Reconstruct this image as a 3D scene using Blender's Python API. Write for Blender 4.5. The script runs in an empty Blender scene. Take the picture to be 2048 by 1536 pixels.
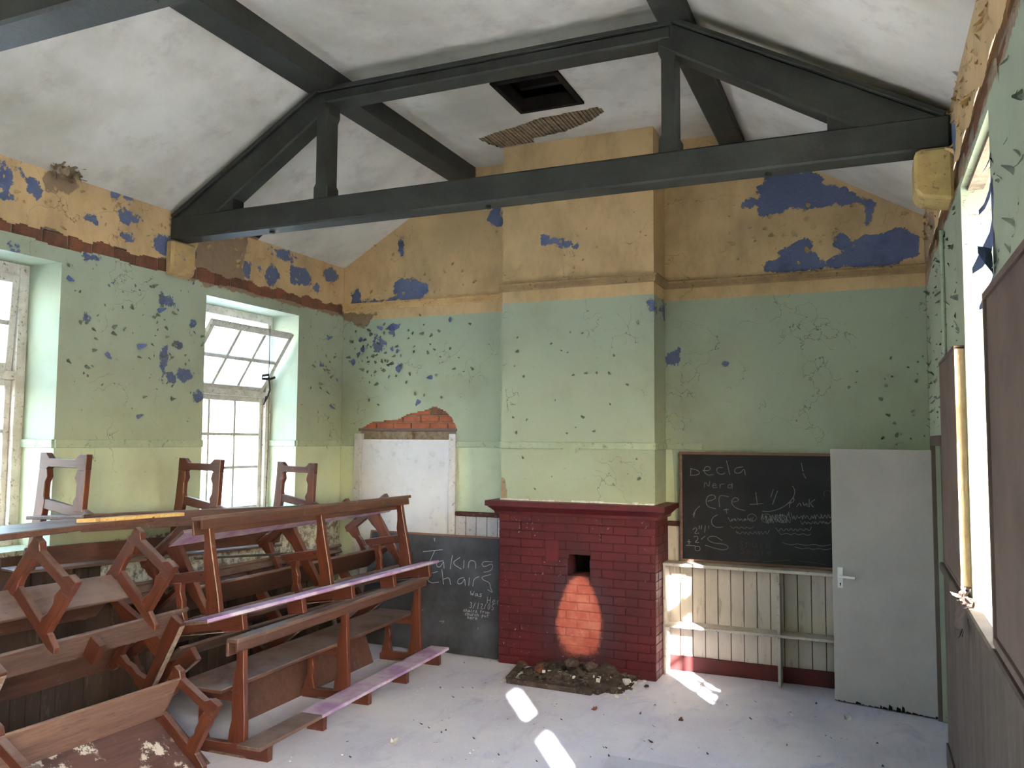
import bpy, bmesh, math, random
from mathutils import Vector, Matrix, noise
random.seed(7)
S = bpy.context.scene
COL = S.collection

# ------------------------------------------------------------------ camera
def cam_matrix(yaw, pitch, roll):
    cy, sy, cp, sp = math.cos(yaw), math.sin(yaw), math.cos(pitch), math.sin(pitch)
    f = Vector((-sy*cp, cy*cp, sp)); r = Vector((cy, sy, 0)); u = r.cross(f)
    c, s = math.cos(roll), math.sin(roll)
    r2 = r*c + u*s; u2 = u*c - r*s
    m = Matrix((r2, u2, -f)).transposed().to_4x4()
    m.translation = (0, 0, 2.0)
    return m
cd = bpy.data.cameras.new('camera'); cam = bpy.data.objects.new('camera', cd); COL.objects.link(cam)
cam.matrix_world = cam_matrix(.4076, .0679, .0066)
cd.sensor_width = 36; cd.lens = 1652.305*36/2048; cd.clip_start = .05; cd.clip_end = 300
S.camera = cam

# ------------------------------------------------------------------ light
SUN_DIR = Vector((-.568, .823, -.46)).normalized()      # the way the sunlight travels
w = bpy.data.worlds.new('world'); S.world = w; w.use_nodes = True
bg = w.node_tree.nodes['Background']; bg.inputs[1].default_value = 3.2
sky = w.node_tree.nodes.new('ShaderNodeTexSky'); sky.sky_type = 'NISHITA'; sky.sun_disc = False
sky.sun_elevation = math.radians(24.7); sky.sun_rotation = math.radians(145.4); sky.dust_density = 3.0; sky.air_density = 1.4; sky.ozone_density = 2.5
w.node_tree.links.new(sky.outputs[0], bg.inputs[0])
sl = bpy.data.lights.new('sun', 'SUN'); sl.energy = 45; sl.angle = math.radians(.6); sl.color = (1, .97, .93)
so = bpy.data.objects.new('sun', sl); COL.objects.link(so); so.rotation_euler = SUN_DIR.to_track_quat('-Z', 'Y').to_euler()
so.location = (8, -8, 9)
S.view_settings.view_transform = 'Standard'; S.view_settings.look = 'None'
S.view_settings.gamma = 1; S.view_settings.use_curve_mapping = False
S.view_settings.exposure = .92
S.cycles.diffuse_bounces = 5; S.cycles.glossy_bounces = 2; S.cycles.max_bounces = 8; S.cycles.transparent_max_bounces = 10; S.cycles.adaptive_threshold = .2; S.cycles.use_adaptive_sampling = True; S.cycles.adaptive_min_samples = 24

# ------------------------------------------------------------------ helpers
def rgb(r, g, b):
    f = lambda c: ((c/255)/12.92 if c/255 <= .04045 else ((c/255+.055)/1.055)**2.4)
    return (f(r), f(g), f(b), 1)

class MB:
    def __init__(s): s.v = []; s.f = []
    def poly(s, pts): n = len(s.v); s.v += [tuple(p) for p in pts]; s.f.append(tuple(range(n, n+len(pts))))
    def box(s, a, b):
        x0, y0, z0 = a; x1, y1, z1 = b; n = len(s.v)
        s.v += [(x0,y0,z0),(x1,y0,z0),(x1,y1,z0),(x0,y1,z0),(x0,y0,z1),(x1,y0,z1),(x1,y1,z1),(x0,y1,z1)]
        s.f += [tuple(n+i for i in q) for q in ((0,3,2,1),(4,5,6,7),(0,1,5,4),(1,2,6,5),(2,3,7,6),(3,0,4,7))]
        return s
    def prism(s, pts, fn0, fn1):
        """pts: 2-D outline; fn0/fn1 map (a,b) to the two end points"""
        n = len(s.v); k = len(pts)
        s.v += [tuple(fn0(*p)) for p in pts] + [tuple(fn1(*p)) for p in pts]
        s.f.append(tuple(range(n, n+k))); s.f.append(tuple(range(n+2*k-1, n+k-1, -1)))
        for i in range(k):
            j = (i+1) % k; s.f.append((n+j, n+i, n+k+i, n+k+j))
        return s
    def beam(s, p, q, wd, ht, up=(0,0,1)):
        p, q = Vector(p), Vector(q); d = (q-p).normalized(); up = Vector(up); sd = d.cross(up).normalized(); u2 = sd.cross(d)
        n = len(s.v)
        for c in (p, q):
            for a, b in ((-1,-1),(1,-1),(1,1),(-1,1)): s.v.append(tuple(c+sd*a*wd/2+u2*b*ht/2))
        s.f += [tuple(n+i for i in t) for t in ((0,1,2,3),(7,6,5,4),(0,4,5,1),(1,5,6,2),(2,6,7,3),(3,7,4,0))]
        return s
    def tube(s, pts, r, k=6):
        pts = [Vector(p) for p in pts]; n = len(s.v)
        for i, p in enumerate(pts):
            d = (pts[min(i+1, len(pts)-1)]-pts[max(i-1, 0)]).normalized()
            a = d.orthogonal().normalized(); b = d.cross(a)
            for j in range(k):
                t = 2*math.pi*j/k; s.v.append(tuple(p+(a*math.cos(t)+b*math.sin(t))*r))
        for i in range(len(pts)-1):
            for j in range(k):
                s.f.append((n+i*k+j, n+i*k+(j+1)%k, n+(i+1)*k+(j+1)%k, n+(i+1)*k+j))
        s.f.append(tuple(range(n+k-1, n-1, -1))); s.f.append(tuple(range(n+(len(pts)-1)*k, n+len(pts)*k)))
        return s
    def mesh(s, name, mat, bevel=0, fix=True):
        me = bpy.data.meshes.new(name); me.from_pydata(s.v, [], s.f)
        if fix or bevel:
            bm = bmesh.new(); bm.from_mesh(me)
            if fix: bmesh.ops.recalc_face_normals(bm, faces=bm.faces)
            if bevel:
                es = [e for e in bm.edges if len(e.link_faces) == 2 and e.calc_face_angle(0) > .6]
                bmesh.ops.bevel(bm, geom=es, offset=bevel, segments=1, affect='EDGES', clamp_overlap=True)
            bm.to_mesh(me); bm.free()
        if mat: me.materials.append(mat)
        return me
    def build(s, name, mat, parent=None, bevel=0, fix=True):
        return link(name, s.mesh(name, mat, bevel, fix), parent)
def link(name, data, parent=None, mw=None):
    o = bpy.data.objects.new(name, data); COL.objects.link(o)
    if parent: o.parent = parent
    if mw is not None: o.matrix_local = mw
    return o
def tag(o, label=None, cat=None, group=None, kind=None):
    if label: o['label'] = label
    if cat: o['category'] = cat
    if group: o['group'] = group
    if kind: o['kind'] = kind
    return o
def empty(name, loc=(0,0,0), mw=None):
    o = bpy.data.objects.new(name, None); COL.objects.link(o); o.empty_display_size = .1
    o.location = loc
    if mw is not None: o.matrix_world = mw
    return o
def loc(mb, o): mb.v = [(a-o[0], b-o[1], c-o[2]) for a, b, c in mb.v]; return mb
def struct(o): o['kind'] = 'structure'; return o

# ------------------------------------------------------------------ materials
class N:
    def __init__(s, name, rough=.7, spec=.3):
        s.m = bpy.data.materials.new(name); s.m.use_nodes = True; s.t = s.m.node_tree
        s.b = s.t.nodes['Principled BSDF']; s.b.inputs['Roughness'].default_value = rough
        s.b.inputs['Specular IOR Level'].default_value = spec
    def n(s, typ, **k):
        x = s.t.nodes.new(typ)
        for a, v in k.items(): setattr(x, a, v)
        return x
    def l(s, a, b): s.t.links.new(a, b)
    def val(s, x, sock):
        if isinstance(x, (int, float)): sock.default_value = x
        elif isinstance(x, tuple): sock.default_value = x
        else: s.l(x, sock)
    def math(s, op, a, b=0., c=None, clamp=False):
        x = s.n('ShaderNodeMath', operation=op, use_clamp=clamp)
        s.val(a, x.inputs[0]); s.val(b, x.inputs[1])
        if c is not None: s.val(c, x.inputs[2])
        return x.outputs[0]
    def mix(s, f, a, b, blend='MIX'):
        x = s.n('ShaderNodeMix', data_type='RGBA', blend_type=blend); x.clamp_factor = True
        s.val(f, x.inputs[0]); s.val(a, x.inputs[6]); s.val(b, x.inputs[7])
        return x.outputs[2]
    def step(s, v, lo, hi):
        x = s.n('ShaderNodeMapRange'); x.clamp = True; x.interpolation_type = 'SMOOTHSTEP'
        s.val(v, x.inputs[0]); x.inputs[1].default_value = lo; x.inputs[2].default_value = hi
        return x.outputs[0]
    def coord(s, kind='Object', scale=(1,1,1)):
        if kind == 'World': o = s.n('ShaderNodeNewGeometry').outputs['Position']
        else: o = s.n('ShaderNodeTexCoord').outputs[kind]
        mp = s.n('ShaderNodeMapping'); mp.inputs['Scale'].default_value = scale; s.l(o, mp.inputs[0])
        return mp.outputs[0]
    def noise(s, co, scale, detail=4, rough=.6, dist=0.):
        x = s.n('ShaderNodeTexNoise'); s.l(co, x.inputs['Vector'])
        x.inputs['Scale'].default_value = scale; x.inputs['Detail'].default_value = detail
        x.inputs['Roughness'].default_value = rough; x.inputs['Distortion'].default_value = dist
        return x.outputs['Fac']
    def attr(s, name): return s.n('ShaderNodeAttribute', attribute_name=name).outputs['Fac']
    def sep(s, co):
        x = s.n('ShaderNodeSeparateXYZ'); s.l(co, x.inputs[0]); return x.outputs
    def bump(s, h, dist=.004, st=.6):
        x = s.n('ShaderNodeBump'); x.inputs['Distance'].default_value = dist; x.inputs['Strength'].default_value = st
        s.l(h, x.inputs['Height']); s.l(x.outputs[0], s.b.inputs['Normal'])
    def col(s, c): s.val(c, s.b.inputs['Base Color']); return s.m

def mottled(name, c1, c2, scale=3, rough=.75, spec=.25, bump=.002, c3=None, co='Object', cs=(1,1,1)):
    n = N(name, rough, spec); k = n.coord(co, cs)
    a = n.noise(k, scale, 6, .65); c = n.mix(n.step(a, .3, .7), c1, c2)
    if c3:
        b = n.noise(k, scale*4.3, 5, .7); c = n.mix(n.step(b, .56, .68), c, c3)
    n.bump(n.noise(k, scale*9, 4), bump); return n.col(c)

# painted plaster wall: which coat shows is a field on the mesh (metres inside a patch), broken up by noise
def wall_paint(name, green, low, yellow, blue, chipcol):
    n = N(name, .62, .3); k = n.coord('World')
    big = n.noise(k, 1.1, 5, .6); med = n.noise(k, 5, 6, .65); fine = n.noise(k, 22, 6, .7)
    d = n.math('MULTIPLY_ADD', n.math('SUBTRACT', med, .5), .16, n.math('MULTIPLY', n.math('SUBTRACT', fine, .5), .12))
    f = lambda nm, amt=1.: n.math('MULTIPLY_ADD', d, amt, n.attr(nm))
    c = n.mix(n.step(f('low', .04), -.004, .004), green, low)
    c = n.mix(n.step(f('yel', .12), -.003, .003), c, yellow)
    # brown dirt over the yellow, thickened to paint in the frieze's dim light
    c = n.mix(n.math('MULTIPLY', n.step(n.attr('yel'), -.01, .01), n.math('ADD', .12, n.math('MULTIPLY', n.step(n.noise(n.coord('World', (1, 1, .5)), 2.6, 6, .7), .4, .7), .45))), c, rgb(150, 122, 84))
    # dirt, grime
    c = n.mix(n.math('MULTIPLY', n.step(big, .42, .75), .38), c, rgb(120, 114, 86))
    c = n.mix(n.math('MULTIPLY', n.step(fine, .58, .74), .22), c, rgb(70, 66, 52))
    # cracks
    vo = n.n('ShaderNodeTexVoronoi', feature='DISTANCE_TO_EDGE'); vo.inputs['Scale'].default_value = 1.6
    wv = n.n('ShaderNodeVectorMath', operation='ADD'); n.l(k, wv.inputs[0])
    nz = n.n('ShaderNodeTexNoise'); n.l(k, nz.inputs['Vector']); nz.inputs['Scale'].default_value = 3.; nz.inputs['Detail'].default_value = 5
    n.l(nz.outputs['Color'], wv.inputs[1]); n.l(wv.outputs[0], vo.inputs['Vector'])
    crack = n.math('MULTIPLY', n.step(vo.outputs['Distance'], .006, .001), n.step(n.noise(k, 1.7, 2), .50, .56))
    # chips: small angular bites through the top coat
    ch = n.noise(k, 17, 7, .72, .6)
    chip = n.step(n.math('ADD', ch, n.attr('chip')), .715, .73)
    blue_f = n.step(f('blue', 1.), -.002, .004)
    scr = n.step(n.noise(n.coord('World', (1, 1, 3.5)), 18, 7, .85), .55, .66)
    bl = n.mix(n.math('MULTIPLY', scr, .6), blue, rgb(146, 154, 168))
    bl = n.mix(n.math('MULTIPLY', n.step(med, .5, .7), .5), bl, rgb(62, 78, 118))
    chipc = n.mix(n.step(med, .42, .56), chipcol, blue)
    c = n.mix(chip, c, chipc)
    c = n.mix(blue_f, c, bl)
    bare_f = n.step(f('bare', .8), -.004, .008)
    bp = n.mix(fine, rgb(120, 98, 76), rgb(164, 140, 114))
    c = n.mix(bare_f, c, bp)
    mot = n.mix(n.step(n.noise(k, 16, 7, .8), .42, .6), rgb(206, 203, 192), rgb(112, 106, 98))
    c = n.mix(n.step(f('mott', 1.), -.01, .01), c, mot)
    c = n.mix(n.math('MULTIPLY', crack, .7), c, rgb(74, 62, 46))
    h = n.math('SUBTRACT', n.math('MULTIPLY', fine, .25), n.math('ADD', n.math('ADD', chip, blue_f), n.math('MULTIPLY', bare_f, 2.)))
    n.bump(h, .003, .7)
    return n.col(c)
GREEN = rgb(167, 176, 153); LOWG = rgb(196, 206, 178); YEL = rgb(216, 182, 134); BLUE = rgb(96, 105, 136); CHIP = rgb(74, 80, 68)
M = {}
M['wall'] = wall_paint('painted_plaster', GREEN, LOWG, YEL, BLUE, CHIP)
n = N('ceiling_plaster', .85, .2); k = n.coord('World')
c = n.mix(n.step(n.noise(k, .9, 6, .6), .35, .7), rgb(218, 212, 204), rgb(182, 176, 162))
c = n.mix(n.math('MULTIPLY', n.step(n.noise(k, 3.2, 7, .7), .5, .72), .5), c, rgb(164, 154, 146))
n.bump(n.noise(k, 14, 5), .004, .4); M['ceiling'] = n.col(c)
M['truss'] = mottled('dark_green_paint', rgb(56, 58, 51), rgb(42, 42, 38), 4, .55, .35, .003, rgb(66, 54, 48), 'World')
M['rail_green'] = mottled('green_rail_paint', rgb(160, 172, 148), rgb(176, 186, 160), 5, .6, .3, .001, rgb(134, 140, 118), 'World')
M['rail_brown'] = mottled('brown_picture_rail', rgb(142, 116, 84), rgb(166, 136, 94), 6, .6, .3, .002, rgb(100, 76, 58), 'World')
M['rail_yellow'] = mottled('yellow_rail_paint', rgb(206, 172, 116), rgb(190, 150, 104), 6, .6, .3, .002, rgb(150, 104, 76), 'World')
M['window_paint'] = mottled('old_white_paint', rgb(214, 208, 200), rgb(186, 176, 164), 9, .6, .3, .002, rgb(120, 108, 96), 'World')
M['frame_paint'] = mottled('grey_white_frame', rgb(204, 202, 206), rgb(190, 186, 188), 7, .6, .3, .001, rgb(150, 144, 140), 'World')
M['white_board'] = mottled('white_hardboard', rgb(212, 211, 217), rgb(200, 199, 206), 2.5, .5, .3, .0005, rgb(190, 190, 196), 'World')
M['door'] = mottled('grey_cream_door_paint', rgb(178, 170, 164), rgb(164, 158, 152), 2, .5, .35, .001, None, 'World')
M['panel'] = mottled('cream_board_paint', rgb(206, 196, 184), rgb(186, 174, 160), 4, .6, .3, .001, rgb(170, 158, 146), 'World', (1, 1, .25))
M['panel_grey'] = mottled('brown_grey_board_paint', rgb(108, 95, 87), rgb(92, 80, 73), 5, .8, .12, .001, rgb(104, 92, 84), 'World', (1, 1, .2))
M['gap_dark'] = mottled('dark_gap_boards', rgb(84, 66, 56), rgb(62, 50, 44), 5, .6, .3, .001, rgb(104, 92, 84), 'World', (1, 1, .2))
M['shelf'] = mottled('cream_shelf_paint', rgb(200, 194, 184), rgb(176, 168, 158), 6, .6, .3, .001, rgb(140, 130, 118), 'World')
M['skirt'] = mottled('dark_red_skirting', rgb(98, 40, 38), rgb(76, 34, 34), 4, .6, .35, .001, rgb(60, 40, 38), 'World')
M['dado'] = mottled('dark_brown_dado', rgb(92, 54, 44), rgb(66, 42, 38), 6, .6, .35, .001, rgb(150, 120, 90), 'World')
M['notice'] = mottled('brown_hardboard', rgb(116, 98, 90), rgb(100, 84, 78), 3, .7, .2, .001, None, 'World')
M['sunlit_edge'] = mottled('sunlit_timber', rgb(212, 184, 150), rgb(190, 156, 120), 8, .7, .2, .001, None, 'World')  # batten edge: the sunlight on it is put into the pale colour
M['iron'] = mottled('dark_metal', rgb(60, 52, 46), rgb(40, 36, 34), 12, .6, .4, .001)
M['chrome'] = mottled('white_enamel_metal', rgb(232, 232, 230), rgb(214, 214, 212), 12, .3, .5, .0003)
M['plastic'] = mottled('white_plastic', rgb(232, 230, 224), rgb(222, 219, 212), 12, .4, .4, .0003)
M['black'] = mottled('soot', rgb(22, 20, 19), rgb(36, 32, 30), 9, .95, .05, .004)
M['void'] = mottled('dark_timber_and_gaps', rgb(44, 36, 32), rgb(30, 25, 23), 6, .9, .1, .002)  # timber; on backing sheets the dark colour stands for shade in gaps
M['mortar'] = mottled('mortar', rgb(150, 136, 118), rgb(120, 104, 88), 20, .9, .1, .004, rgb(96, 82, 70), 'World')
M['lath'] = mottled('lath_wood', rgb(150, 130, 104), rgb(112, 94, 76), 16, .8, .15, .002, rgb(80, 66, 54), 'World')
M['chalk'] = mottled('chalk', rgb(176, 176, 176), rgb(150, 150, 152), 40, .9, .1, .0002)
M['chalk_dim'] = mottled('smeared_chalk', rgb(150, 148, 150), rgb(120, 118, 121), 40, .9, .1, .0002)
M['chalk_warm'] = mottled('yellowish_chalk', rgb(104, 92, 72), rgb(86, 78, 66), 40, .9, .1, .0002)
n = N('blackboard', .55, .3); k = n.coord('Object')
c = n.mix(n.step(n.noise(k, 2.4, 6, .65), .35, .75), rgb(52, 54, 58), rgb(82, 84, 92))
c = n.mix(n.math('MULTIPLY', n.step(n.noise(n.coord('Object', (1, 1, .35)), 14, 7, .75), .55, .8), .25), c, rgb(120, 122, 128)); M['board'] = n.col(c)
n = N('blackboard_dark', .6, .3); k = n.coord('Object')
c = n.mix(n.step(n.noise(k, 2.4, 6, .65), .35, .75), rgb(30, 29, 31), rgb(46, 45, 48)); M['board2'] = n.col(c)
# floor: dusty blue-grey sheet flooring
n = N('dusty_floor', .62, .35); k = n.coord('World')
c = n.mix(n.step(n.noise(k, 1.2, 7, .62), .32, .7), rgb(204, 201, 218), rgb(224, 221, 230))
c = n.mix(n.math('MULTIPLY', n.step(n.noise(n.coord('World', (1, .45, 1)), 4, 7, .7, .8), .5, .72), .7), c, rgb(174, 173, 200))
c = n.mix(n.step(n.noise(k, 42, 5, .75), .66, .70), c, rgb(232, 230, 226))
c = n.mix(n.math('MULTIPLY', n.step(n.noise(k, 60, 4, .7), .66, .7), .6), c, rgb(84, 80, 80))
n.bump(n.noise(k, 40, 5), .002, .4); M['floor'] = n.col(c)
n = N('floor_sheet', .6, .35); k = n.coord('World')
c = n.mix(n.step(n.noise(k, 2.2, 7, .62), .32, .7), rgb(176, 177, 196), rgb(200, 199, 210)); n.bump(n.noise(k, 40, 5), .002, .4); M['sheet'] = n.col(c)

def wood(name, c1, c2, c3, dust, axis=0, dustamt=.6, rough=.5):
    n = N(name, rough, .5); sc = [9, 9, 9]; sc[axis] = .9
    k = n.coord('Object', tuple(sc))
    oi = n.n('ShaderNodeObjectInfo').outputs['Random']
    ad = n.n('ShaderNodeVectorMath', operation='ADD'); n.l(k, ad.inputs[0])
    cb = n.n('ShaderNodeCombineXYZ'); n.l(n.math('MULTIPLY', oi, 37.), cb.inputs[0]); n.l(n.math('MULTIPLY', oi, 11.), cb.inputs[2]); n.l(cb.outputs[0], ad.inputs[1])
    k = ad.outputs[0]
    g = n.noise(k, 2.2, 6, .65, .4)
    c = n.mix(n.step(g, .3, .7), c1, c2); c = n.mix(n.step(n.noise(k, 7, 5, .7), .5, .75), c, c3)
    kw = n.coord('World')
    up = n.sep(n.n('ShaderNodeNewGeometry').outputs['Normal'])[2]
    dm = n.math('MULTIPLY', n.step(up, .25, .9), n.step(n.noise(kw, 4, 6, .65), .25, .62))
    c = n.mix(n.math('MULTIPLY', dm, dustamt), c, dust)
    c = n.mix(n.math('MULTIPLY', n.step(n.noise(kw, 9, 7, .75), .58, .72), .45), c, dust)
    n.bump(g, .002, .5); return n.col(c)
DUST = rgb(140, 128, 126)
M['wood_post'] = wood('varnished_bench_wood_upright', rgb(106, 56, 38), rgb(80, 41, 30), rgb(54, 30, 24), DUST, 2, .45, .34)
M['wood_foot'] = wood('varnished_bench_wood_foot', rgb(98, 52, 37), rgb(74, 39, 30), rgb(52, 30, 25), DUST, 1, .55, .38)
M['wood_long'] = wood('bench_board_wood', rgb(100, 66, 52), rgb(78, 51, 42), rgb(56, 39, 34), DUST, 0, .65)
M['wood_dusty'] = wood('dusty_bench_board_wood', rgb(112, 86, 76), rgb(88, 66, 58), rgb(66, 50, 46), rgb(140, 128, 128), 0, .6, .6)
M['wood_pale'] = wood('bare_under_board', rgb(134, 100, 84), rgb(110, 80, 68), rgb(84, 62, 54), rgb(140, 126, 120), 0, .4, .7)
n = N('paint_spattered_board', .65, .3); k = n.coord('Object', (.9, 9, 9)); k2 = n.coord('World')
c = n.mix(n.step(n.noise(k, 2.2, 6, .65, .4), .3, .7), rgb(104, 76, 70), rgb(80, 58, 56))
sp = n.math('MULTIPLY', n.step(n.noise(k2, 11, 7, .75), .52, .56), n.step(n.noise(k2, 2.6, 3), .47, .52))
M['stained'] = n.col(n.mix(sp, c, rgb(206, 196, 184)))
M['splinter'] = wood('fresh_splintered_wood', rgb(214, 178, 116), rgb(190, 146, 84), rgb(150, 108, 64), rgb(190, 170, 140), 0, .3, .7)
M['bare_edge'] = mottled('worn_pale_edge', rgb(176, 160, 146), rgb(130, 106, 92), 14, .8, .2, .002, rgb(92, 62, 50), 'World')
n = N('purple_covering', .8, .15); k = n.coord('World')
c = n.mix(n.step(n.noise(k, 3.5, 6, .6), .35, .65), rgb(166, 130, 174), rgb(198, 184, 200))
c = n.mix(n.math('MULTIPLY', n.step(n.noise(k, 16, 6, .7), .55, .7), .5), c, rgb(170, 90, 130)); M['purple'] = n.col(c)
# painted chimney bricks: dark red paint, scorched bare heart of orange brick
n = N('fireplace_brick', .55, .35); k = n.coord('World'); p = n.sep(n.n('ShaderNodeNewGeometry').outputs['Position'])
med = n.noise(k, 7, 6, .65); fin = n.noise(k, 30, 6, .75)
c = n.mix(n.step(n.noise(k, 2.2, 5), .3, .7), rgb(90, 27, 34), rgb(68, 23, 29))
dx = n.math('DIVIDE', n.math('ADD', p[0], 2.345), n.math('ADD', .30, n.math('MULTIPLY', p[2], -.19)))
dz = n.math('DIVIDE', n.math('SUBTRACT', p[2], .49), .37)
rr = n.math('SQRT', n.math('ADD', n.math('MULTIPLY', dx, dx), n.math('MULTIPLY', dz, dz)))
rr = n.math('ADD', n.math('ADD', rr, n.math('MULTIPLY', n.math('SUBTRACT', med, .5), .45)), n.math('MULTIPLY', n.math('SUBTRACT', fin, .5), .35))
soot = n.math('MULTIPLY', n.step(rr, 2.0, 1.05), .55)
c = n.mix(soot, c, rgb(70, 48, 54))
c = n.mix(n.step(rr, 1.04, .80), c, n.mix(n.step(med, .35, .65), rgb(184, 92, 76), rgb(208, 126, 108)))
scuff = n.step(n.math('ADD', fin, n.math('MULTIPLY', n.noise(k, 3.4, 3), .35)), .835, .86)
c = n.mix(scuff, c, rgb(214, 180, 172))
M['fire_brick'] = n.col(c); n.bump(fin, .003, .5)
M['fire_paint'] = mottled('dark_red_mantel_paint', rgb(92, 27, 34), rgb(70, 24, 30), 5, .45, .4, .002, rgb(88, 40, 44), 'World')
M['brick'] = mottled('bare_orange_brick', rgb(176, 102, 76), rgb(148, 84, 64), 9, .9, .15, .004, rgb(130, 100, 82), 'World')
M['brick_old'] = mottled('old_red_brown_brick', rgb(142, 86, 66), rgb(112, 82, 64), 14, .9, .15, .006, rgb(138, 112, 88), 'World')
M['brick_dirty'] = mottled('dirty_brown_brick', rgb(126, 82, 64), rgb(96, 70, 56), 14, .9, .15, .006, rgb(120, 102, 84), 'World')
M['rubble'] = mottled('dark_rubble', rgb(92, 80, 72), rgb(62, 54, 50), 9, .95, .1, .006, rgb(124, 110, 98), 'World')
M['plaster_bit'] = mottled('plaster_crumb', rgb(236, 234, 228), rgb(190, 186, 180), 20, .9, .1, .002, None, 'World')
M['flake_green'] = mottled('curled_green_paint', rgb(124, 136, 114), rgb(88, 92, 80), 20, .6, .3, .0005, rgb(84, 92, 114), 'World')
M['flake_blue'] = mottled('curled_blue_paint', rgb(84, 100, 150), rgb(102, 114, 146), 16, .6, .3, .0005, rgb(70, 76, 96), 'World')
M['flake_yellow'] = mottled('curled_yellow_paint', rgb(196, 164, 108), rgb(160, 132, 92), 20, .6, .3, .0005, rgb(80, 88, 120), 'World')
M['corbel'] = mottled('yellow_corbel_paint', rgb(204, 176, 116), rgb(176, 148, 98), 7, .7, .25, .003, rgb(130, 104, 72), 'World')
M['corbel_flaky'] = mottled('flaking_corbel_paint', rgb(190, 160, 108), rgb(168, 138, 96), 9, .7, .25, .004, rgb(110, 122, 150), 'World')
M['ground'] = mottled('pale_gravel', rgb(176, 178, 182), rgb(148, 152, 154), 2, .95, .1, .004)
def thin_glass(name, milk, gl=.06, tint=(.97, .98, .98, 1)):
    m = bpy.data.materials.new(name); m.use_nodes = True; t = m.node_tree; t.nodes.remove(t.nodes['Principled BSDF'])
    o = t.nodes['Material Output']; tr = t.nodes.new('ShaderNodeBsdfTransparent'); tr.inputs[0].default_value = tint
    g = t.nodes.new('ShaderNodeBsdfGlossy'); g.inputs['Roughness'].default_value = .05
    tl = t.nodes.new('ShaderNodeBsdfTranslucent'); tl.inputs[0].default_value = (.9, .92, .92, 1)
    a = t.nodes.new('ShaderNodeMixShader'); b = t.nodes.new('ShaderNodeMixShader')
    a.inputs[0].default_value = gl; b.inputs[0].default_value = milk
    t.links.new(tr.outputs[0], a.inputs[1]); t.links.new(g.outputs[0], a.inputs[2])
    t.links.new(a.outputs[0], b.inputs[1]); t.links.new(tl.outputs[0], b.inputs[2]); t.links.new(b.outputs[0], o.inputs[0])
    return m
M['glass'] = thin_glass('window_glass', .08); M['glass_suncut'] = thin_glass('milky_suncut_glass', .97, .02)  # unseen top panes of the right windows, made milky to cut the sun

# ------------------------------------------------------------------ the room
XL, XR, YB, YC, YN = -5.17, .446, 7.385, 6.962, -3.6
ZE, ZF, SX0, SX1 = 3.84, 4.75, -3.62, -1.09            # eaves, flat ceiling, where the slopes end
XC0, XC1 = -3.107, -1.679
def sd_poly(p, poly):
    x, y = p; inside = False; d = 9e9; k = len(poly)
    for i in range(k):
        x0, y0 = poly[i]; x1, y1 = poly[i-1]
        if (y0 > y) != (y1 > y) and x < (x1-x0)*(y-y0)/(y1-y0)+x0: inside = not inside
        dx, dy = x1-x0, y1-y0; t = max(0, min(1, ((x-x0)*dx+(y-y0)*dy)/(dx*dx+dy*dy+1e-12)))
        d = min(d, (x-x0-t*dx)**2+(y-y0-t*dy)**2)
    d = math.sqrt(d); return d if inside else -d
def sd_ell(p, e):
    a, b, ra, rb = e; r = math.hypot((p[0]-a)/ra, (p[1]-b)/rb); return (1-r)*min(ra, rb)
def lines(a, b, step, extra=()):
    xs = [a]
    k = max(1, round((b-a)/step)); xs = [a+(b-a)*i/k for i in range(k+1)]
    for e in extra:
        if a < e < b:
            i = min(range(1, len(xs)-1), key=lambda j: abs(xs[j]-e)) if len(xs) > 2 else 0
            xs[i] = e
    return sorted(set(round(x, 5) for x in xs))
def wall_grid(name, fn, us, vs, hole, fields, extra=None, mat=None, parent=None):
    vi = {}; v = []; f = []; uv = []
    def vid(i, j):
        if (i, j) not in vi: vi[i, j] = len(v); v.append(tuple(fn(us[i], vs[j]))); uv.append((us[i], vs[j]))
        return vi[i, j]
    for i in range(len(us)-1):
        for j in range(len(vs)-1):
            if hole and hole((us[i]+us[i+1])/2, (vs[j]+vs[j+1])/2): continue
            f.append((vid(i, j), vid(i+1, j), vid(i+1, j+1), vid(i, j+1)))
    if extra:
        for q, qs in extra:
            k = len(v); v += [tuple(x) for x in q]; uv += qs; f.append(tuple(range(k, k+len(q))))
    me = bpy.data.meshes.new(name); me.from_pydata(v, [], f); me.materials.append(mat or M['wall'])
    for nm, fu in fields.items():
        at = me.attributes.new(nm, 'FLOAT', 'POINT'); at.data.foreach_set('value', [fu(a, b) for a, b in uv])
    return link(name, me, parent)

# the ground outside
mb = MB(); mb.box((-60, -60, -.7), (60, 60, -.45)); o = mb.build('ground', None); o.data.materials.append(M['ground']); struct(o)
# floor
mb = MB(); mb.box((XL-.6, YN-.1, -.12), (XR+2.2, YB+.1, 0)); struct(mb.build('floor', M['floor']))
# windows: (y0, y1) on each long wall, sill, head
ZS, ZH, ZT = 1.25, 3.22, 2.43
WL = [(5.38, 6.63), (2.75, 4.0), (.12, 1.37), (-2.51, -1.26)]
WR = [(3.56, 4.61), (.93, 1.98), (-2.4, -.65)]  # last one is out of view, widened to let in more light
DOOR = (5.98, 6.80)
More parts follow.
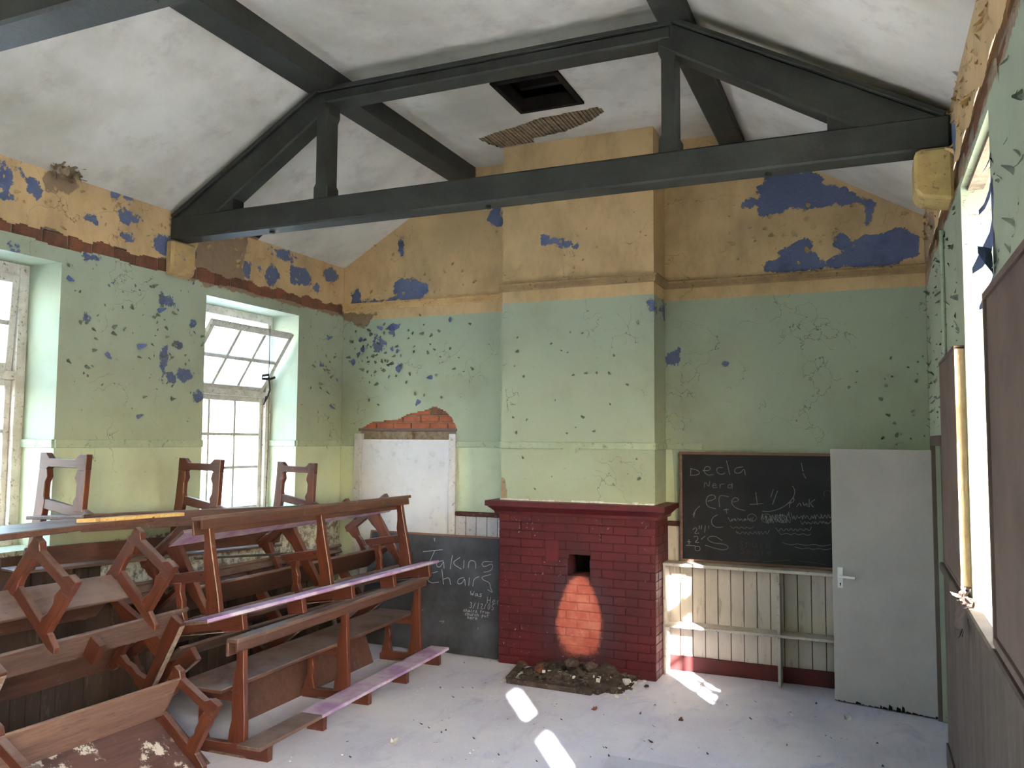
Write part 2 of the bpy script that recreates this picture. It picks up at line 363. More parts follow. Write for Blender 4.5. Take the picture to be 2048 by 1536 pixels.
# --- left wall
ELL = [(3.56,3.7,.05,.09),(3.59,3.8,.06,.02),(3.67,3.79,.02,.06),(3.77,3.68,.06,.07),(3.59,3.58,.05,.03),(4.42,3.82,.04,.04),(4.56,3.83,.06,.04),(4.52,3.69,.07,.07),(4.62,3.69,.05,.04),(4.21,3.59,.08,.04),(4.55,3.52,.11,.04),(4.94,3.55,.14,.08),(5.22,3.52,.06,.06),(6.2,3.55,.1,.1),(6.36,3.78,.15,.06),(6.64,3.61,.18,.11),(6.9,3.54,.06,.05),(7.15,3.73,.12,.08),(5.86,3.53,.05,.09),(6.58,3.78,.04,.03),(6.04,3.56,.03,.04),(4.94,2.6,.04,.14),(5.16,2.52,.08,.05),(5.09,2.77,.05,.05),(5.01,2.49,.05,.05),(4.91,3.1,.03,.05),(4.98,3.1,.05,.03),(4.45,3.17,.04,.02),(4.23,2.87,.03,.04),(5.23,2.96,.04,.03),(5.35,2.36,.05,.03),(3.65,3.25,.11,.03),(4.23,3.3,.05,.02)]
BARE_L = [[(5.29,3.75),(5.4,3.95),(5.87,3.95),(5.88,3.79),(5.8,3.54),(5.88,3.39),(5.33,3.27),(5.22,3.43)], [(3.84,3.8),(3.93,3.9),(4.07,3.93),(4.1,3.8),(4.03,3.71),(3.85,3.69)]]
BS0, BS1 = 3.335, 3.425                                       # the course of bricks laid bare where the picture rail was
def holeL(y, z):
    if any(a < y < b and ZS < z < ZH for a, b in WL): return True
    return BS0+.012*math.sin(y*9) < z < BS1+.014*math.sin(y*13+1)+.01*math.sin(y*31)
us = lines(2.0, YB, .03, [c for q in WL for c in q]); us = [YN, -2.51, -1.26, .12, 1.37] + [x for x in us]
vs = lines(0, 4.0, .035, (ZS, ZH, 1.93)); vs = sorted(set([z for z in vs if not BS0-.03 < z < BS1+.03] + [BS0-.03+.01*i for i in range(16)] + [ZS, ZH]))
XO = -5.66
ex = []
for a, b in WL:
    for q in ([(XL,a,ZS),(XL,a,ZH),(XO,a,ZH),(XO,a,ZS)], [(XL,b,ZS),(XO,b,ZS),(XO,b,ZH),(XL,b,ZH)], [(XL,a,ZH),(XL,b,ZH),(XO,b,ZH),(XO,a,ZH)], [(XL,a,ZS),(XO,a,ZS),(XO,b,ZS),(XL,b,ZS)]):
        ex.append((q, [(p[1], p[2]) for p in q]))
fL = {'yel': lambda y, z: z-3.375, 'low': lambda y, z: 1.93-z, 'blue': lambda y, z: max(max(sd_ell((y, z), e) for e in ELL), -.3),
      'bare': lambda y, z: max(max(sd_poly((y, z), q) for q in BARE_L), .045-abs(z-3.35) if y > 5.1 else -.3, -.3),
      'chip': lambda y, z: .06 if z > 3.38 else (.045 if z > 2.2 else (.01 if z > 1.9 else -.02)), 'mott': lambda y, z: 1.24-z}
wl = struct(wall_grid('wall_left', lambda a, b: (XL, a, b), us, vs, holeL, fL, ex))
# --- back wall
R1 = [(-.8,4.4),(-.63,4.4),(-.53,4.35),(-.32,4.28),(-.3,4.2),(-.23,4.16),(-.06,4.1),(.01,4.03),(.09,3.99),(.07,3.93),(.07,3.8),(.01,3.8),(.01,3.97),(-.22,4.01),(-.41,3.99),(-.62,4.0),(-.68,3.97),(-.83,3.98),(-.87,4.06),(-1.02,4.07),(-.98,4.14),(-.84,4.16),(-.86,4.24),(-.79,4.26)]
R2 = [(-.8,3.47),(-.79,3.56),(-.66,3.57),(-.69,3.64),(-.59,3.71),(-.48,3.75),(-.36,3.72),(-.41,3.64),(-.35,3.54),(-.27,3.5),(-.22,3.57),(-.17,3.58),(-.25,3.68),(-.18,3.77),(-.09,3.68),(.02,3.74),(.11,3.71),(.24,3.75),(.41,3.69),(.41,3.53),(.33,3.49),(.19,3.46),(-.17,3.46),(-.54,3.46)]
L1 = [(-4.55,3.6),(-4.44,3.68),(-4.32,3.69),(-4.21,3.61),(-4.11,3.59),(-4.19,3.49),(-4.24,3.45),(-4.49,3.45),(-4.81,3.44),(-5.09,3.44),(-5.08,3.6),(-5.0,3.6),(-4.95,3.49),(-4.53,3.49)]
L2 = [(-4.51,4.09),(-4.43,4.12),(-4.41,4.03),(-4.44,3.93),(-4.49,3.97)]
L3 = [(-3.48,4.23),(-3.39,4.37),(-3.31,4.34),(-3.31,4.14),(-3.42,4.14)]
L4 = [(-4.59,3.21),(-4.45,3.22),(-4.51,3.12),(-4.53,3.05),(-4.6,3.11)]
RG = [[(-1.69,2.81),(-1.54,2.82),(-1.55,2.71),(-1.68,2.65)], [(-1.23,2.74),(-1.08,2.71),(-1.1,2.66),(-1.23,2.69)]]
BLB = [(-5.22,3.36),(-4.73,3.33),(-4.83,3.24),(-4.93,3.18),(-5.22,3.29)]
BD = [(-4.94,2.0),(-4.92,2.11),(-4.78,2.18),(-4.45,2.21),(-4.36,2.26),(-4.15,2.30),(-4.03,2.34),(-3.92,2.29),(-3.84,2.21),(-3.79,2.12),(-3.8,2.0)]
blues = [R1, R2, L1, L2, L3, L4] + RG
def holeB(x, z):
    if sd_poly((x, z), BD) > 0: return True
    return -4.93 < x < -3.80 and 0 < z < 2.05
us = sorted(set(lines(XL, XR, .035, (XC0, XC1)) + [-4.95+.0165*i for i in range(71)] + [-4.93, -3.80])); vs = sorted(set(lines(0, 4.86, .035, (2.05,)) + [2.05+.015*i for i in range(21)]))
fB = {'yel': lambda x, z: z-3.267, 'low': lambda x, z: (1.93-z) if x < -1.6 else -.3, 'blue': lambda x, z: max(max(sd_poly((x, z), q) for q in blues), (.05-math.hypot((x+4.75)*.6, (z-2.98)))*.4, -.3),
      'bare': lambda x, z: max(sd_poly((x, z), BLB), -.3), 'mott': lambda x, z: -.5,
      'chip': lambda x, z: (.05 if x < -4.3 and z > 2.4 else .03) if x < XC0 else (.035 if z > 3.27 else .008)}
wb = struct(wall_grid('wall_back', lambda a, b: (a, YB, b), us, vs, holeB, fB))
MB().box((XR-.002, YB-.001, 0), (XR+.3, YB+.05, 4.2)).box((XL-.5, YB-.001, 0), (XL+.002, YB+.05, 4.2)).build('wall_end', M['mortar'], wb)
# --- chimney breast
def chim(x, z): return (x, YC, z)
C1 = [(-2.74,3.87),(-2.58,3.85),(-2.36,3.77),(-2.35,3.7),(-2.5,3.75),(-2.71,3.8)]
ex = []
us = lines(XC0, XC1, .035); vs = lines(1.36, 4.86, .035)
for x in (XC0, XC1):
    for j in range(len(vs)-1):
        q = [(x, YC, vs[j]), (x, YB+.02, vs[j]), (x, YB+.02, vs[j+1]), (x, YC, vs[j+1])]; ex.append((q, [(x, vs[j]), (x, vs[j]), (x, vs[j+1]), (x, vs[j+1])]))
fC = {'yel': lambda x, z: z-3.267, 'low': lambda x, z: -.3, 'blue': lambda x, z: max(sd_poly((x, z), C1), sd_ell((x, z), (-1.70, 3.17, .025, .06)), -.3),
      'bare': lambda x, z: max(sd_poly((x, z), [(-3.2,1.36),(-3.08,1.40),(-3.05,1.52),(-3.08,1.64),(-3.2,1.66)]), -.3), 'mott': lambda x, z: -.5, 'chip': lambda x, z: .02 if z > 3.27 else .012}
wc = struct(wall_grid('wall_chimney', chim, us, vs, None, fC, ex))
# --- right wall
def holeR(y, z):
    if any(a < y < b and ZS < z < ZH+.06 for a, b in WR): return True
    if DOOR[0] < y < DOOR[1] and z < 1.98: return True
    return BS0+.016*math.sin(y*9) < z < BS1+.03+.02*math.sin(y*13+1)
us = sorted(set([YN, -2.4, -.65, .93, 1.98] + lines(2.0, YB, .03, (3.56, 4.61, DOOR[0], DOOR[1]))))
vs = lines(0, 4.0, .035, (ZS, ZH+.06, 1.98)); vs = sorted(set([z for z in vs if not BS0-.03 < z < BS1+.05] + [BS0-.03+.01*i for i in range(18)] + [ZS, ZH+.06]))
XRO = XR+.42
ex = []
zh = ZH+.06
for a, b in WR:
    for q in ([(XR,a,ZS),(XR,a,zh),(XRO,a,zh),(XRO,a,ZS)], [(XR,b,ZS),(XRO,b,ZS),(XRO,b,zh),(XR,b,zh)], [(XR,a,zh),(XR,b,zh),(XRO,b,zh),(XRO,a,zh)], [(XR,a,ZS),(XRO,a,ZS),(XRO,b,ZS),(XR,b,ZS)]):
        ex.append((q, [(p[1], p[2]) for p in q]))
a, b = DOOR
for q in ([(XR,a,0),(XR,a,1.98),(XRO,a,1.98),(XRO,a,0)], [(XR,b,0),(XRO,b,0),(XRO,b,1.98),(XR,b,1.98)], [(XR,a,1.98),(XR,b,1.98),(XRO,b,1.98),(XRO,a,1.98)]):
    ex.append((q, [(p[1], p[2]) for p in q]))
ELR = [(6.9, 3.6, .2, .06), (5.6, 3.6, .1, .08), (4.9, 3.62, .15, .1), (3.6, 2.9, .1, .12)]
fR = {'yel': lambda y, z: z-3.39, 'low': lambda y, z: -.3, 'blue': lambda y, z: max(max(sd_ell((y, z), e) for e in ELR), -.3),
      'bare': lambda y, z: max(.05-abs(z-3.36), sd_poly((y, z), [(7.5,3.2),(7.5,3.9),(6.4,3.6),(6.2,3.45),(6.6,3.3)]), -.3), 'mott': lambda y, z: -.5, 'chip': lambda y, z: .05 if y > 4.6 else .03}
wr = struct(wall_grid('wall_right', lambda a, b: (XR, a, b), us, vs, holeR, fR, ex))
# --- near wall behind the camera, with two tall windows
WN = []
mb = MB()
xs = [XL, -3.75, -1.0, XR]
for i in range(3):
    z0s = [(0, 4.9)]
    for z0, z1 in z0s: mb.box((xs[i], YN-.3, z0), (xs[i+1], YN, z1))
o = struct(mb.build('wall_near', mottled('near_wall_paint', rgb(158, 188, 158), rgb(176, 198, 166), 2, .65, .3, .002, None, 'World')))
# --- ceiling: two slopes and a flat
def slab(name, pts, t, parent=None):
    mb = MB(); nrm = Vector((0, 0, 1)); mb.prism(list(range(len(pts))), lambda i: pts[i], lambda i: tuple(Vector(pts[i])+nrm*t)) if False else None
    k = len(pts); mb.v = [tuple(p) for p in pts]+[(p[0], p[1], p[2]+t) for p in pts]
    mb.f = [tuple(range(k)), tuple(range(2*k-1, k-1, -1))]+[((i+1) % k, i, k+i, k+(i+1) % k) for i in range(k)]
    return mb.build(name, M['ceiling'], parent)
Y0, Y1 = YN-.35, YB+.05
sl_ = (ZF-ZE)/(SX0-XL); sr_ = (ZF-ZE)/(XR-SX1)
struct(slab('ceiling_left', [(XL-.6, Y0, ZE-.6*sl_), (SX0, Y0, ZF), (SX0, Y1, ZF), (XL-.6, Y1, ZE-.6*sl_)], .12))
struct(slab('ceiling_right', [(SX1, Y0, ZF), (XR+.6, Y0, ZE-.6*sr_), (XR+.6, Y1, ZE-.6*sr_), (SX1, Y1, ZF)], .12))
# flat ceiling with the hatch and the torn lath hole cut out
HX0, HX1, HY0, HY1 = -2.60, -2.10, 5.64, 6.21
LATHP = [(-3.22,6.66),(-3.0,6.57),(-2.80,6.52),(-2.54,6.42),(-2.25,6.40),(-2.0,6.38),(-1.97,6.48),(-2.14,6.64),(-2.44,6.79),(-2.76,6.84),(-2.78,6.94),(-3.13,6.95),(-3.20,6.80)]
def holeC(x, y): return (HX0 < x < HX1 and HY0 < y < HY1) or sd_poly((x, y), LATHP) > 0
us = sorted(set(lines(SX0-.02, SX1+.02, .08, (HX0, HX1)) + [-3.24+.02*i for i in range(65)] + [HX0, HX1]))
vs = sorted(set([Y0, 0] + lines(.5, Y1, .3, (HY0, HY1)) + [6.36+.018*i for i in range(35)] + [HY0, HY1]))
me = wall_grid('ceiling', lambda a, b: (a, b, ZF), us, vs, holeC, {}, None, M['ceiling']); cf = struct(me)
# dark roof void over the flat ceiling
mb = MB(); mb.box((SX0-.1, Y0, ZF+.06), (SX1+.1, Y1, ZF+.95))
me = mb.mesh('roof_void', M['void'], fix=False); bm = bmesh.new(); bm.from_mesh(me)
bmesh.ops.delete(bm, geom=[f for f in bm.faces if f.calc_center_median().z < ZF+.1], context='FACES_ONLY'); bm.to_mesh(me); bm.free()
struct(link('ceiling_void', me))

# laths showing in the torn ceiling, and the hatch frame
i = 0; x = -3.21
while x < -1.97:
    ys = [6.34+.01*j for j in range(64) if sd_poly((x, 6.34+.01*j), LATHP) > -.012]
    if ys:
        mb = MB(); a, b = min(ys)-.03, max(ys)+.03
        mb.box((x-.0135, a, ZF+.008+random.uniform(0, .006)), (x+.0135, b, ZF+.018)); mb.build('lath', M['lath'], cf)
    x += .0355
mb = MB(); mb.box((-3.28, 6.30, ZF+.03), (-1.90, 7.0, ZF+.04)); mb.build('lath_backing', M['void'], cf)
h = tag(empty('ceiling_hatch', (HX0, HY0, ZF)), 'dark open square loft hatch in the flat ceiling', 'hatch')
for nm, a, b in (('frame_board', (-.03, -.03, -.02), (.53, .012, .10)), ('frame_board', (-.03, .558, -.02), (.53, .60, .10)), ('frame_board', (-.03, .012, -.02), (.012, .558, .10)), ('frame_board', (.488, .012, -.02), (.53, .558, .10))):
    MB().box(a, b).build(nm, M['void'], h, .003)
MB().beam((.05, .40, .16), (.48, .40, .16), .05, .12).build('joist', M['void'], h)
MB().beam((.30, 0.02, .28), (.30, .55, .28), .05, .12).build('joist', M['void'], h)

# ---------------------------------------------------------------- brick course on the long walls
def course(parent, x, sx, y0, y1, mat):
    y = y0; base = []
    while y < y1:
        ln = random.uniform(.17, .225)
        j = random.uniform(0, .012)
        k0 = random.uniform(-.012, .01); k1 = random.uniform(-.006, .014)
        mb = MB(); a, b = sorted((x+sx*(.010+j), x+sx*.10)); mb.box((a, y, BS0-.012+k0*.3), (b, min(y+ln, y1), BS1+.012+k1))
        mb.build('brick', random.choice(mat), parent, .008); y += ln+.012
    a, b = sorted((x+sx*.030, x+sx*.10)); MB().box((a, y0, BS0-.08), (b, y1+.1, BS1+.13)).build('mortar_bed', M['mortar'], parent)
course(wl, XL, -1, 2.2, YB, [M['brick_old'], M['brick_dirty'], M['brick_old'], M['brick_dirty']])
course(wr, XR, 1, 2.4, YB, [M['brick_dirty'], M['lath'], M['mortar']])
for (y0, y1) in ((YN, 2.2),):
    MB().box((XL-.10, y0, BS0-.03), (XL-.005, y1, BS1+.10)).build('mortar_bed', M['mortar'], wl)
MB().box((XR+.005, YN, BS0-.08), (XR+.10, 2.4, BS1+.13)).build('mortar_bed', M['mortar'], wr)

# ---------------------------------------------------------------- rails
def trim(name, mb, mat, bevel=.004): return struct(mb.build(name, mat, None, bevel))
mb = MB()
for a, b in ((4.0, 5.38), (6.63, YB)): mb.box((XL-.002, a, 1.925), (XL+.018, b, 1.985))
for y in (4.0, 6.63): mb.box((XL-.33, y-.018, 1.925), (XL, y+.002, 1.985))
trim('trim_1', mb, M['rail_green'])
gap_board = MB().box((0, .002, 0), (.02, .108, .80)).mesh('board', M['gap_dark'], .003); gap_board_tall = MB().box((0, .002, 0), (.02, .108, 1.22)).mesh('board', M['gap_dark'], .003)  # added boards, dark so the gaps in the bench heap read as deep shade
y = 1.0
while y < 7.25:
    o = link('board', gap_board if y > 4.35 else gap_board_tall, wl); o.location = (XL, y, 0); y += .11
mb = MB(); mb.box((-3.79, YB-.018, 1.925), (XC0, YB+.002, 1.985)); mb.box((XL, YB-.018, 1.925), (-4.98, YB+.002, 1.985)); trim('trim_2', mb, M['rail_green'])
mb = MB(); mb.box((XC0-.014, YC-.018, 1.925), (XC1+.014, YC+.002, 1.985)); mb.box((XC1-.002, YC, 1.925), (XC1+.014, YB, 1.985)); trim('trim_3', mb, M['rail_green'])
mb = MB(); mb.box((XC1, YB-.016, 1.925), (-1.35, YB+.002, 1.985)); trim('trim_4', mb, M['rail_green'])
# picture rail along the end wall: a brown moulded strip over a yellow fillet
def prail(name, p, q, mat, nrm):
    p, q, nrm = Vector(p), Vector(q), Vector(nrm); up = Vector((0, 0, 1))
    prof = [(0, .0), (.014, 0), (.02, .012), (.02, .05), (.034, .062), (.034, .074), (0, .078)]
    mb = MB(); mb.prism(prof, lambda a, b: tuple(p+nrm*a+up*b), lambda a, b: tuple(q+nrm*a+up*b)); return struct(mb.build(name, mat))
prail('trim_5', (XL, YB, 3.37), (XC0, YB, 3.37), M['rail_yellow'], (0, -1, 0))
prail('trim_6', (XC0-.03, YC, 3.375), (XC1+.03, YC, 3.375), M['rail_brown'], (0, -1, 0))
prail('trim_7', (XC1, YC-.03, 3.375), (XC1, YB, 3.375), M['rail_brown'], (1, 0, 0))
prail('trim_8', (XC1, YB, 3.375), (XR, YB, 3.375), M['rail_brown'], (0, -1, 0))

# ---------------------------------------------------------------- fireplace
fp = tag(empty('fireplace', (-2.393, 6.93, 0)), 'dark red painted brick fireplace with scorched orange centre and mantel', 'fireplace')
fo = Vector((-2.393, 6.93, 0))
bmesh_cache = {}
def brickmesh(L, D, H, mat, key):
    k = (round(L, 3), round(D, 3), round(H, 3), key)
    if k not in bmesh_cache: bmesh_cache[k] = MB().box((-L/2, -D/2, -H/2), (L/2, D/2, H/2)).mesh('brick', mat, .004)
    return bmesh_cache[k]
FX0, FX1, FYF = XC0-.005, XC1+.012, YC-.03
HOLE = (-2.45, -2.245, .82, 1.005)
def put_brick(x0, x1, y0, y1, z0, z1, key='front'):
    L, D, H = x1-x0, y1-y0, z1-z0
    o = link('brick', brickmesh(L, D, H, M['fire_brick'], key), fp)
    j = random.uniform(-.002, .002)
    o.location = Vector(((x0+x1)/2, (y0+y1)/2+(j if key == 'front' else 0), (z0+z1)/2))-fo + Vector((j if key != 'front' else 0, 0, 0))
    o.rotation_euler = (random.uniform(-.008, .008), random.uniform(-.004, .004), random.uniform(-.006, .006))
CH = .0745; BL = .2154
for r in range(18):
    z0, z1 = r*CH+.002, (r+1)*CH-.002
    x = FX0 - (BL/2 if r % 2 else 0); 
    while x < FX1-.01:
        a, b = max(x+.002, FX0), min(x+BL-.002, FX1)
        if b-a > .03:
            if z1 > HOLE[2]+.02 and z0 < HOLE[3]-.02 and b > HOLE[0] and a < HOLE[1]:
                if a < HOLE[0]-.03: put_brick(a, HOLE[0]+random.uniform(-.02, .012), FYF, FYF+.10, z0, z1)
                if b > HOLE[1]+.03: put_brick(HOLE[1]+random.uniform(-.01, .02), b, FYF, FYF+.10, z0, z1)
            else: put_brick(a, b, FYF, FYF+.10, z0, z1)
        x += BL
    y = FYF+.108 + (-.06 if r % 2 else 0)
    while y < YB:
        a, b = max(y+.004, FYF+.104), min(y+BL-.004, YB)
        if b-a > .03: put_brick(FX1-.10, FX1, a, b, z0, z1, 'side')
        y += BL
mb = MB(); d = .007
mb.box((FX0+.01, FYF+d, 0), (HOLE[0], FYF+.30, 1.35)); mb.box((HOLE[1], FYF+d, 0), (FX1-d, FYF+.30, 1.35)); mb.box((HOLE[0], FYF+d, 0), (HOLE[1], FYF+.30, HOLE[2])); mb.box((HOLE[0], FYF+d, HOLE[3]), (HOLE[1], FYF+.30, 1.35)); mb.box((FX0+.01, FYF+.30, 0), (FX1-d, YB, 1.35))
mb.v = [(a-fo.x, b-fo.y, c) for a, b, c in mb.v]; mb.build('mortar_core', M['fire_brick'], fp)
mb = MB(); mb.box((HOLE[0]-.02, FYF+.26, HOLE[2]-.05), (HOLE[1]+.02, FYF+.29, HOLE[3]+.05)); mb.v = [(a-fo.x, b-fo.y, c) for a, b, c in mb.v]; tag(mb.build('flue_hole', M['black'], fp), 'black sooty hole')
tag(loc(MB().box((-2.655, FYF-.006, .93), (-2.535, FYF+.004, 1.12)), fo).build('soot_door', M['fire_paint'], fp, .003), 'small square plate painted over')
# mantel: moulded shelf on three sides
prof = [(0, 1.335), (.03, 1.335), (.035, 1.36), (.085, 1.405), (.10, 1.41), (.10, 1.455), (0, 1.458)]
mb = MB(); xa, xb = FX0, FX1
ring = lambda a, b: [(xa-a, YB, b), (xa-a, FYF-a, b), (xb+a, FYF-a, b), (xb+a, YB, b)]
pts = [ring(a, b) for a, b in prof]
for q in pts: mb.v += [(x-fo.x, y-fo.y, z) for x, y, z in q]
k = 4
for i in range(len(prof)-1):
    for j in range(3): mb.f.append((i*k+j, i*k+j+1, (i+1)*k+j+1, (i+1)*k+j))
mb.f.append((24, 25, 26, 27)); mb.f.append((0, 1, 2, 3))
mb.build('mantel_shelf', M['fire_paint'], fp)
# plaster line where the wall paint meets the mantel
mb = MB(); x = XC0
while x < XC1-.02:
    l = random.uniform(.03, .09); mb.box((x, YC-.035+random.uniform(0, .02), 1.455), (min(x+l, XC1), YC+.01, 1.462+random.uniform(0, .014))); x += l
mb.v = [(a-fo.x, b-fo.y, c) for a, b, c in mb.v]; tag(mb.build('plaster_crumbs', M['plaster_bit'], fp), kind='stuff')
o = MB().box((-.045, -.02, 0), (.045, .0, .045)).box((-.075, -.012, .035), (.075, .0, .05)).build('wall_bracket', M['rail_green']); o.location = (-2.42, YC-.018, 1.885); tag(o, 'small green wooden bracket on the rail of the chimney breast', 'bracket')

# hearth kerb and rubble
hk = tag(empty('hearth_kerb', (-2.35, 6.66, 0)), 'low grey hearth surround round the heap of rubble', 'hearth')
for p, q in (((-.52, .27, .02), (-.44, -.22, .02)), ((-.44, -.25, .016), (.30, -.28, .016)), ((.32, -.27, .02), (.42, .0, .02))):
    MB().beam(p, q, .06, .045).build('kerb_stone', M['rubble'], hk, .008)
def rock(r, seed, sq=(1, 1, .7), jag=.5):
    bm = bmesh.new(); bmesh.ops.create_icosphere(bm, subdivisions=2, radius=r)
    for v in bm.verts:
        nn = noise.noise(v.co*(2.2/r)*.6+Vector((seed*3.1, seed, 0)))
        v.co *= 1+jag*nn; v.co = Vector((v.co.x*sq[0], v.co.y*sq[1], v.co.z*sq[2]))
    me = bpy.data.meshes.new('rock'); bm.to_mesh(me); bm.free(); return me
mb = MB(); nx, ny = 44, 26
for i in range(nx+1):
    for j in range(ny+1):
        x, y = -2.80+i*(.98/nx), 6.42+j*(.52/ny)
        e = max(0, 1-((x+2.30)/.50)**2)*max(0, min(1, (y-6.43)/.40))
        hgt = .10*e*(1+.8*noise.fractal(Vector((x*9, y*9, 3)), 1., 2., 4))
        mb.v.append((x, y, max(-.01, hgt-.004)))
for i in range(nx):
    for j in range(ny): a = i*(ny+1)+j; mb.f.append((a, a+ny+1, a+ny+2, a+1))
o = mb.build('rubble_heap', M['rubble']); tag(o, 'dark heap of soot and crumbled rubble at the foot of the fireplace', 'rubble', kind='stuff')
rk = [(-2.33,6.72,.09,.06,'rounded grey stone resting on top of the rubble heap'),(-2.20,6.78,.07,.065,'dark stone right of the heap crest by the fireplace'),(-2.06,6.86,.04,.07,'dark lump beside the fireplace, right side of the heap'),(-2.86,6.88,.0,.05,'reddish brown lump on the floor left of the hearth'),(-2.62,6.70,.03,.05,'brick-red fragment at the left of the rubble'),(-1.86,6.72,.02,.035,'pale stone at the right edge of the hearth')]
for q, (x, y, z, r, lb) in enumerate(rk):
    me = rock(r, q+1); me.materials.append(M['brick_dirty'] if 'red' in lb else M['plaster_bit'] if 'pale' in lb else M['rubble'])
    o = link('stone', me); o.location = (x, y, z+r*.5); tag(o, lb, 'stone', 'stones in the hearth')
mb = MB()
for q in range(130):
    x = random.gauss(-2.3, .24); y = random.uniform(6.48, 6.92); r_ = random.uniform(.012, .034)
    e = max(0, 1-((x+2.30)/.50)**2)*max(0, min(1, (y-6.43)/.40)); z = .08*e
    me_ = rock(r_, q, (1.2, 1, .7), .7); n0 = len(mb.v); ra = Matrix.Rotation(random.random()*6, 3, 'Z')
    mb.v += [tuple(ra @ v.co + Vector((x, y, z+r_*.3))) for v in me_.vertices]; mb.f += [tuple(n0+i for i in p.vertices) for p in me_.polygons]; bpy.data.meshes.remove(me_)
tag(mb.build('rubble_bits', M['rubble'], None, 0, False), 'loose dark chippings lying over the rubble heap', 'rubble', kind='stuff')
mb = MB()
for q in range(150):
    x, y = random.uniform(-2.85, -1.75), random.uniform(6.36, 6.9); s = random.uniform(.004, .016)
    mb.box((x-s, y-s*.7, -.002), (x+s, y+s*.7, s*.9+(.05 if y > 6.6 and -2.6 < x < -2 else 0)))
tag(mb.build('hearth_crumbs', M['plaster_bit']), 'pale crumbs of plaster strewn over the hearth', 'debris', kind='stuff')

# ---------------------------------------------------------------- blocked doorway left of the fireplace
MB().box((-4.96, YB+.03, 1.98), (-3.77, YB+.10, 2.38)).build('mortar_bed', M['mortar'], wb)
for r in range(4):
    z = 2.105+r*.073; x = -4.95-(.1 if r % 2 else 0)
    while x < -3.80:
        a, b = max(x, -4.95), min(x+.20, -3.79)
        if b-a > .05 and sd_poly(((a+b)/2, z+.03), BD) > -.06:
            MB().box((a, YB+.012+random.uniform(0, .01), z), (b, YB+.09, z+.064)).build('brick', M['brick'] if random.random() < .7 else M['brick_dirty'], wb, .006)
        x += .212
o = MB().box((-4.95, YB-.004, 2.085), (-3.785, YB+.06, 2.115)).build('door_lintel', M['wood_dusty'], None, .004); struct(o); o.name = 'trim_9'
MB().box((-4.95, YB+.10, 1.0), (-3.78, YB+.12, 2.12)).build('doorway_back', M['void'], wb)  # dark sheet, its colour gives the shade of the gap above the panel
d1 = struct(empty('door_1', (-4.93, YB, 0)))
O = (-4.93, YB, 0)
loc(MB().box((-4.985, YB-.03, 0), (-4.90, YB+.04, 2.06)), O).build('door_frame', M['frame_paint'], d1, .004)
loc(MB().box((-3.86, YB-.03, 0), (-3.785, YB+.04, 2.06)), O).build('door_frame', M['frame_paint'], d1, .004)
loc(MB().box((-4.90, YB-.006, 0), (-3.86, YB+.012, 2.0)), O).build('door_panel', M['white_board'], d1, .002)
loc(MB().box((-4.36, YB+.0, 1.99), (-4.30, YB+.05, 2.09)), O).build('centre_stud', M['lath'], d1)

# ---------------------------------------------------------------- panelling of the end wall (each board a piece)
def boards(parent, x0, x1, wdt, z0, z1, mat, y=YB):
    cache = {}
    x = x0
    while x < x1-.02:
        w_ = min(wdt, x1-x); key = round(w_, 3)
        if key not in cache: cache[key] = MB().box((0, -.014, z0), (w_-.006, 0, z1)).mesh('board', mat, .003)
        o = link('board', cache[key], parent); o.location = (x+.003, y+random.uniform(-.001, .001), 0); x += wdt
boards(wb, -3.785, XC0-.01, .115, .0, 1.25, M['frame_paint'])
MB().box((-3.785, YB-.004, 0), (XC0, YB-.001, 1.26)).build('groove_back', M['dado'], wb)
boards(wb, -1.665, .44, .109, .11, 1.25, M['panel'])
MB().box((-1.67, YB-.004, 0), (.44, YB-.001, 1.26)).build('groove_back', M['dado'], wb)
struct(MB().box((-3.785, YB-.035, 1.25), (XC0-.0, YB, 1.295)).build('trim_10', M['dado'], None, .008))
struct(MB().box((-1.665, YB-.035, 1.25), (.44, YB, 1.295)).build('trim_11', M['dado'], None, .008))
struct(MB().box((-1.66, YB-.03, 0), (.44, YB-.012, .13)).build('baseboard_back', M['skirt'], None, .004))
# shelves
su = tag(empty('shelf_unit', (-1.66, YB-.03, 0)), 'cream painted shelves fixed below the blackboard beside the fireplace', 'shelf')
O = (-1.66, YB-.03, 0); yf = YB-.215; yb_ = YB-.031
loc(MB().box((-1.665, yf, .925), (.36, yb_, .95)), O).build('top_shelf', M['shelf'], su, .003)
loc(MB().box((-1.665, yf, .405), (.36, yb_, .427)), O).build('middle_shelf', M['shelf'], su, .003)
loc(MB().box((-1.665, yf+.01, 0), (-1.645, yb_, .925)), O).build('upright', M['shelf'], su, .003)
for z0, z1 in ((0, .405), (.427, .925)): loc(MB().box((-.722, yf+.01, z0), (-.698, yb_, z1)), O).build('upright', M['shelf'], su, .003)
so_ = tag(empty('wall_socket', (-1.565, YB-.018, .80)), 'white double socket under the top shelf near the fireplace', 'socket')
MB().box((-.065, -.012, -.04), (.065, .0, .04)).build('plate', M['plastic'], so_, .004)
for q in (-.032, .032):
    MB().box((q-.008, -.015, .008), (q+.008, -.011, .026)).build('switch', M['plastic'], so_, .002)
    for a, b in ((-.004, -.004), (-.015, -.02), (.007, -.02)): MB().box((q+a, -.0125, b), (q+a+.008, -.0118, b+.006)).build('slot', M['black'], so_)
MB().tube([(-1.60, YB-.02, .80), (-1.60, YB-.02, .95)], .006).build('cable', M['plastic'], None).name = 'socket_cable'
tag(bpy.data.objects['socket_cable'], 'short white cable running up from the socket', 'cable')

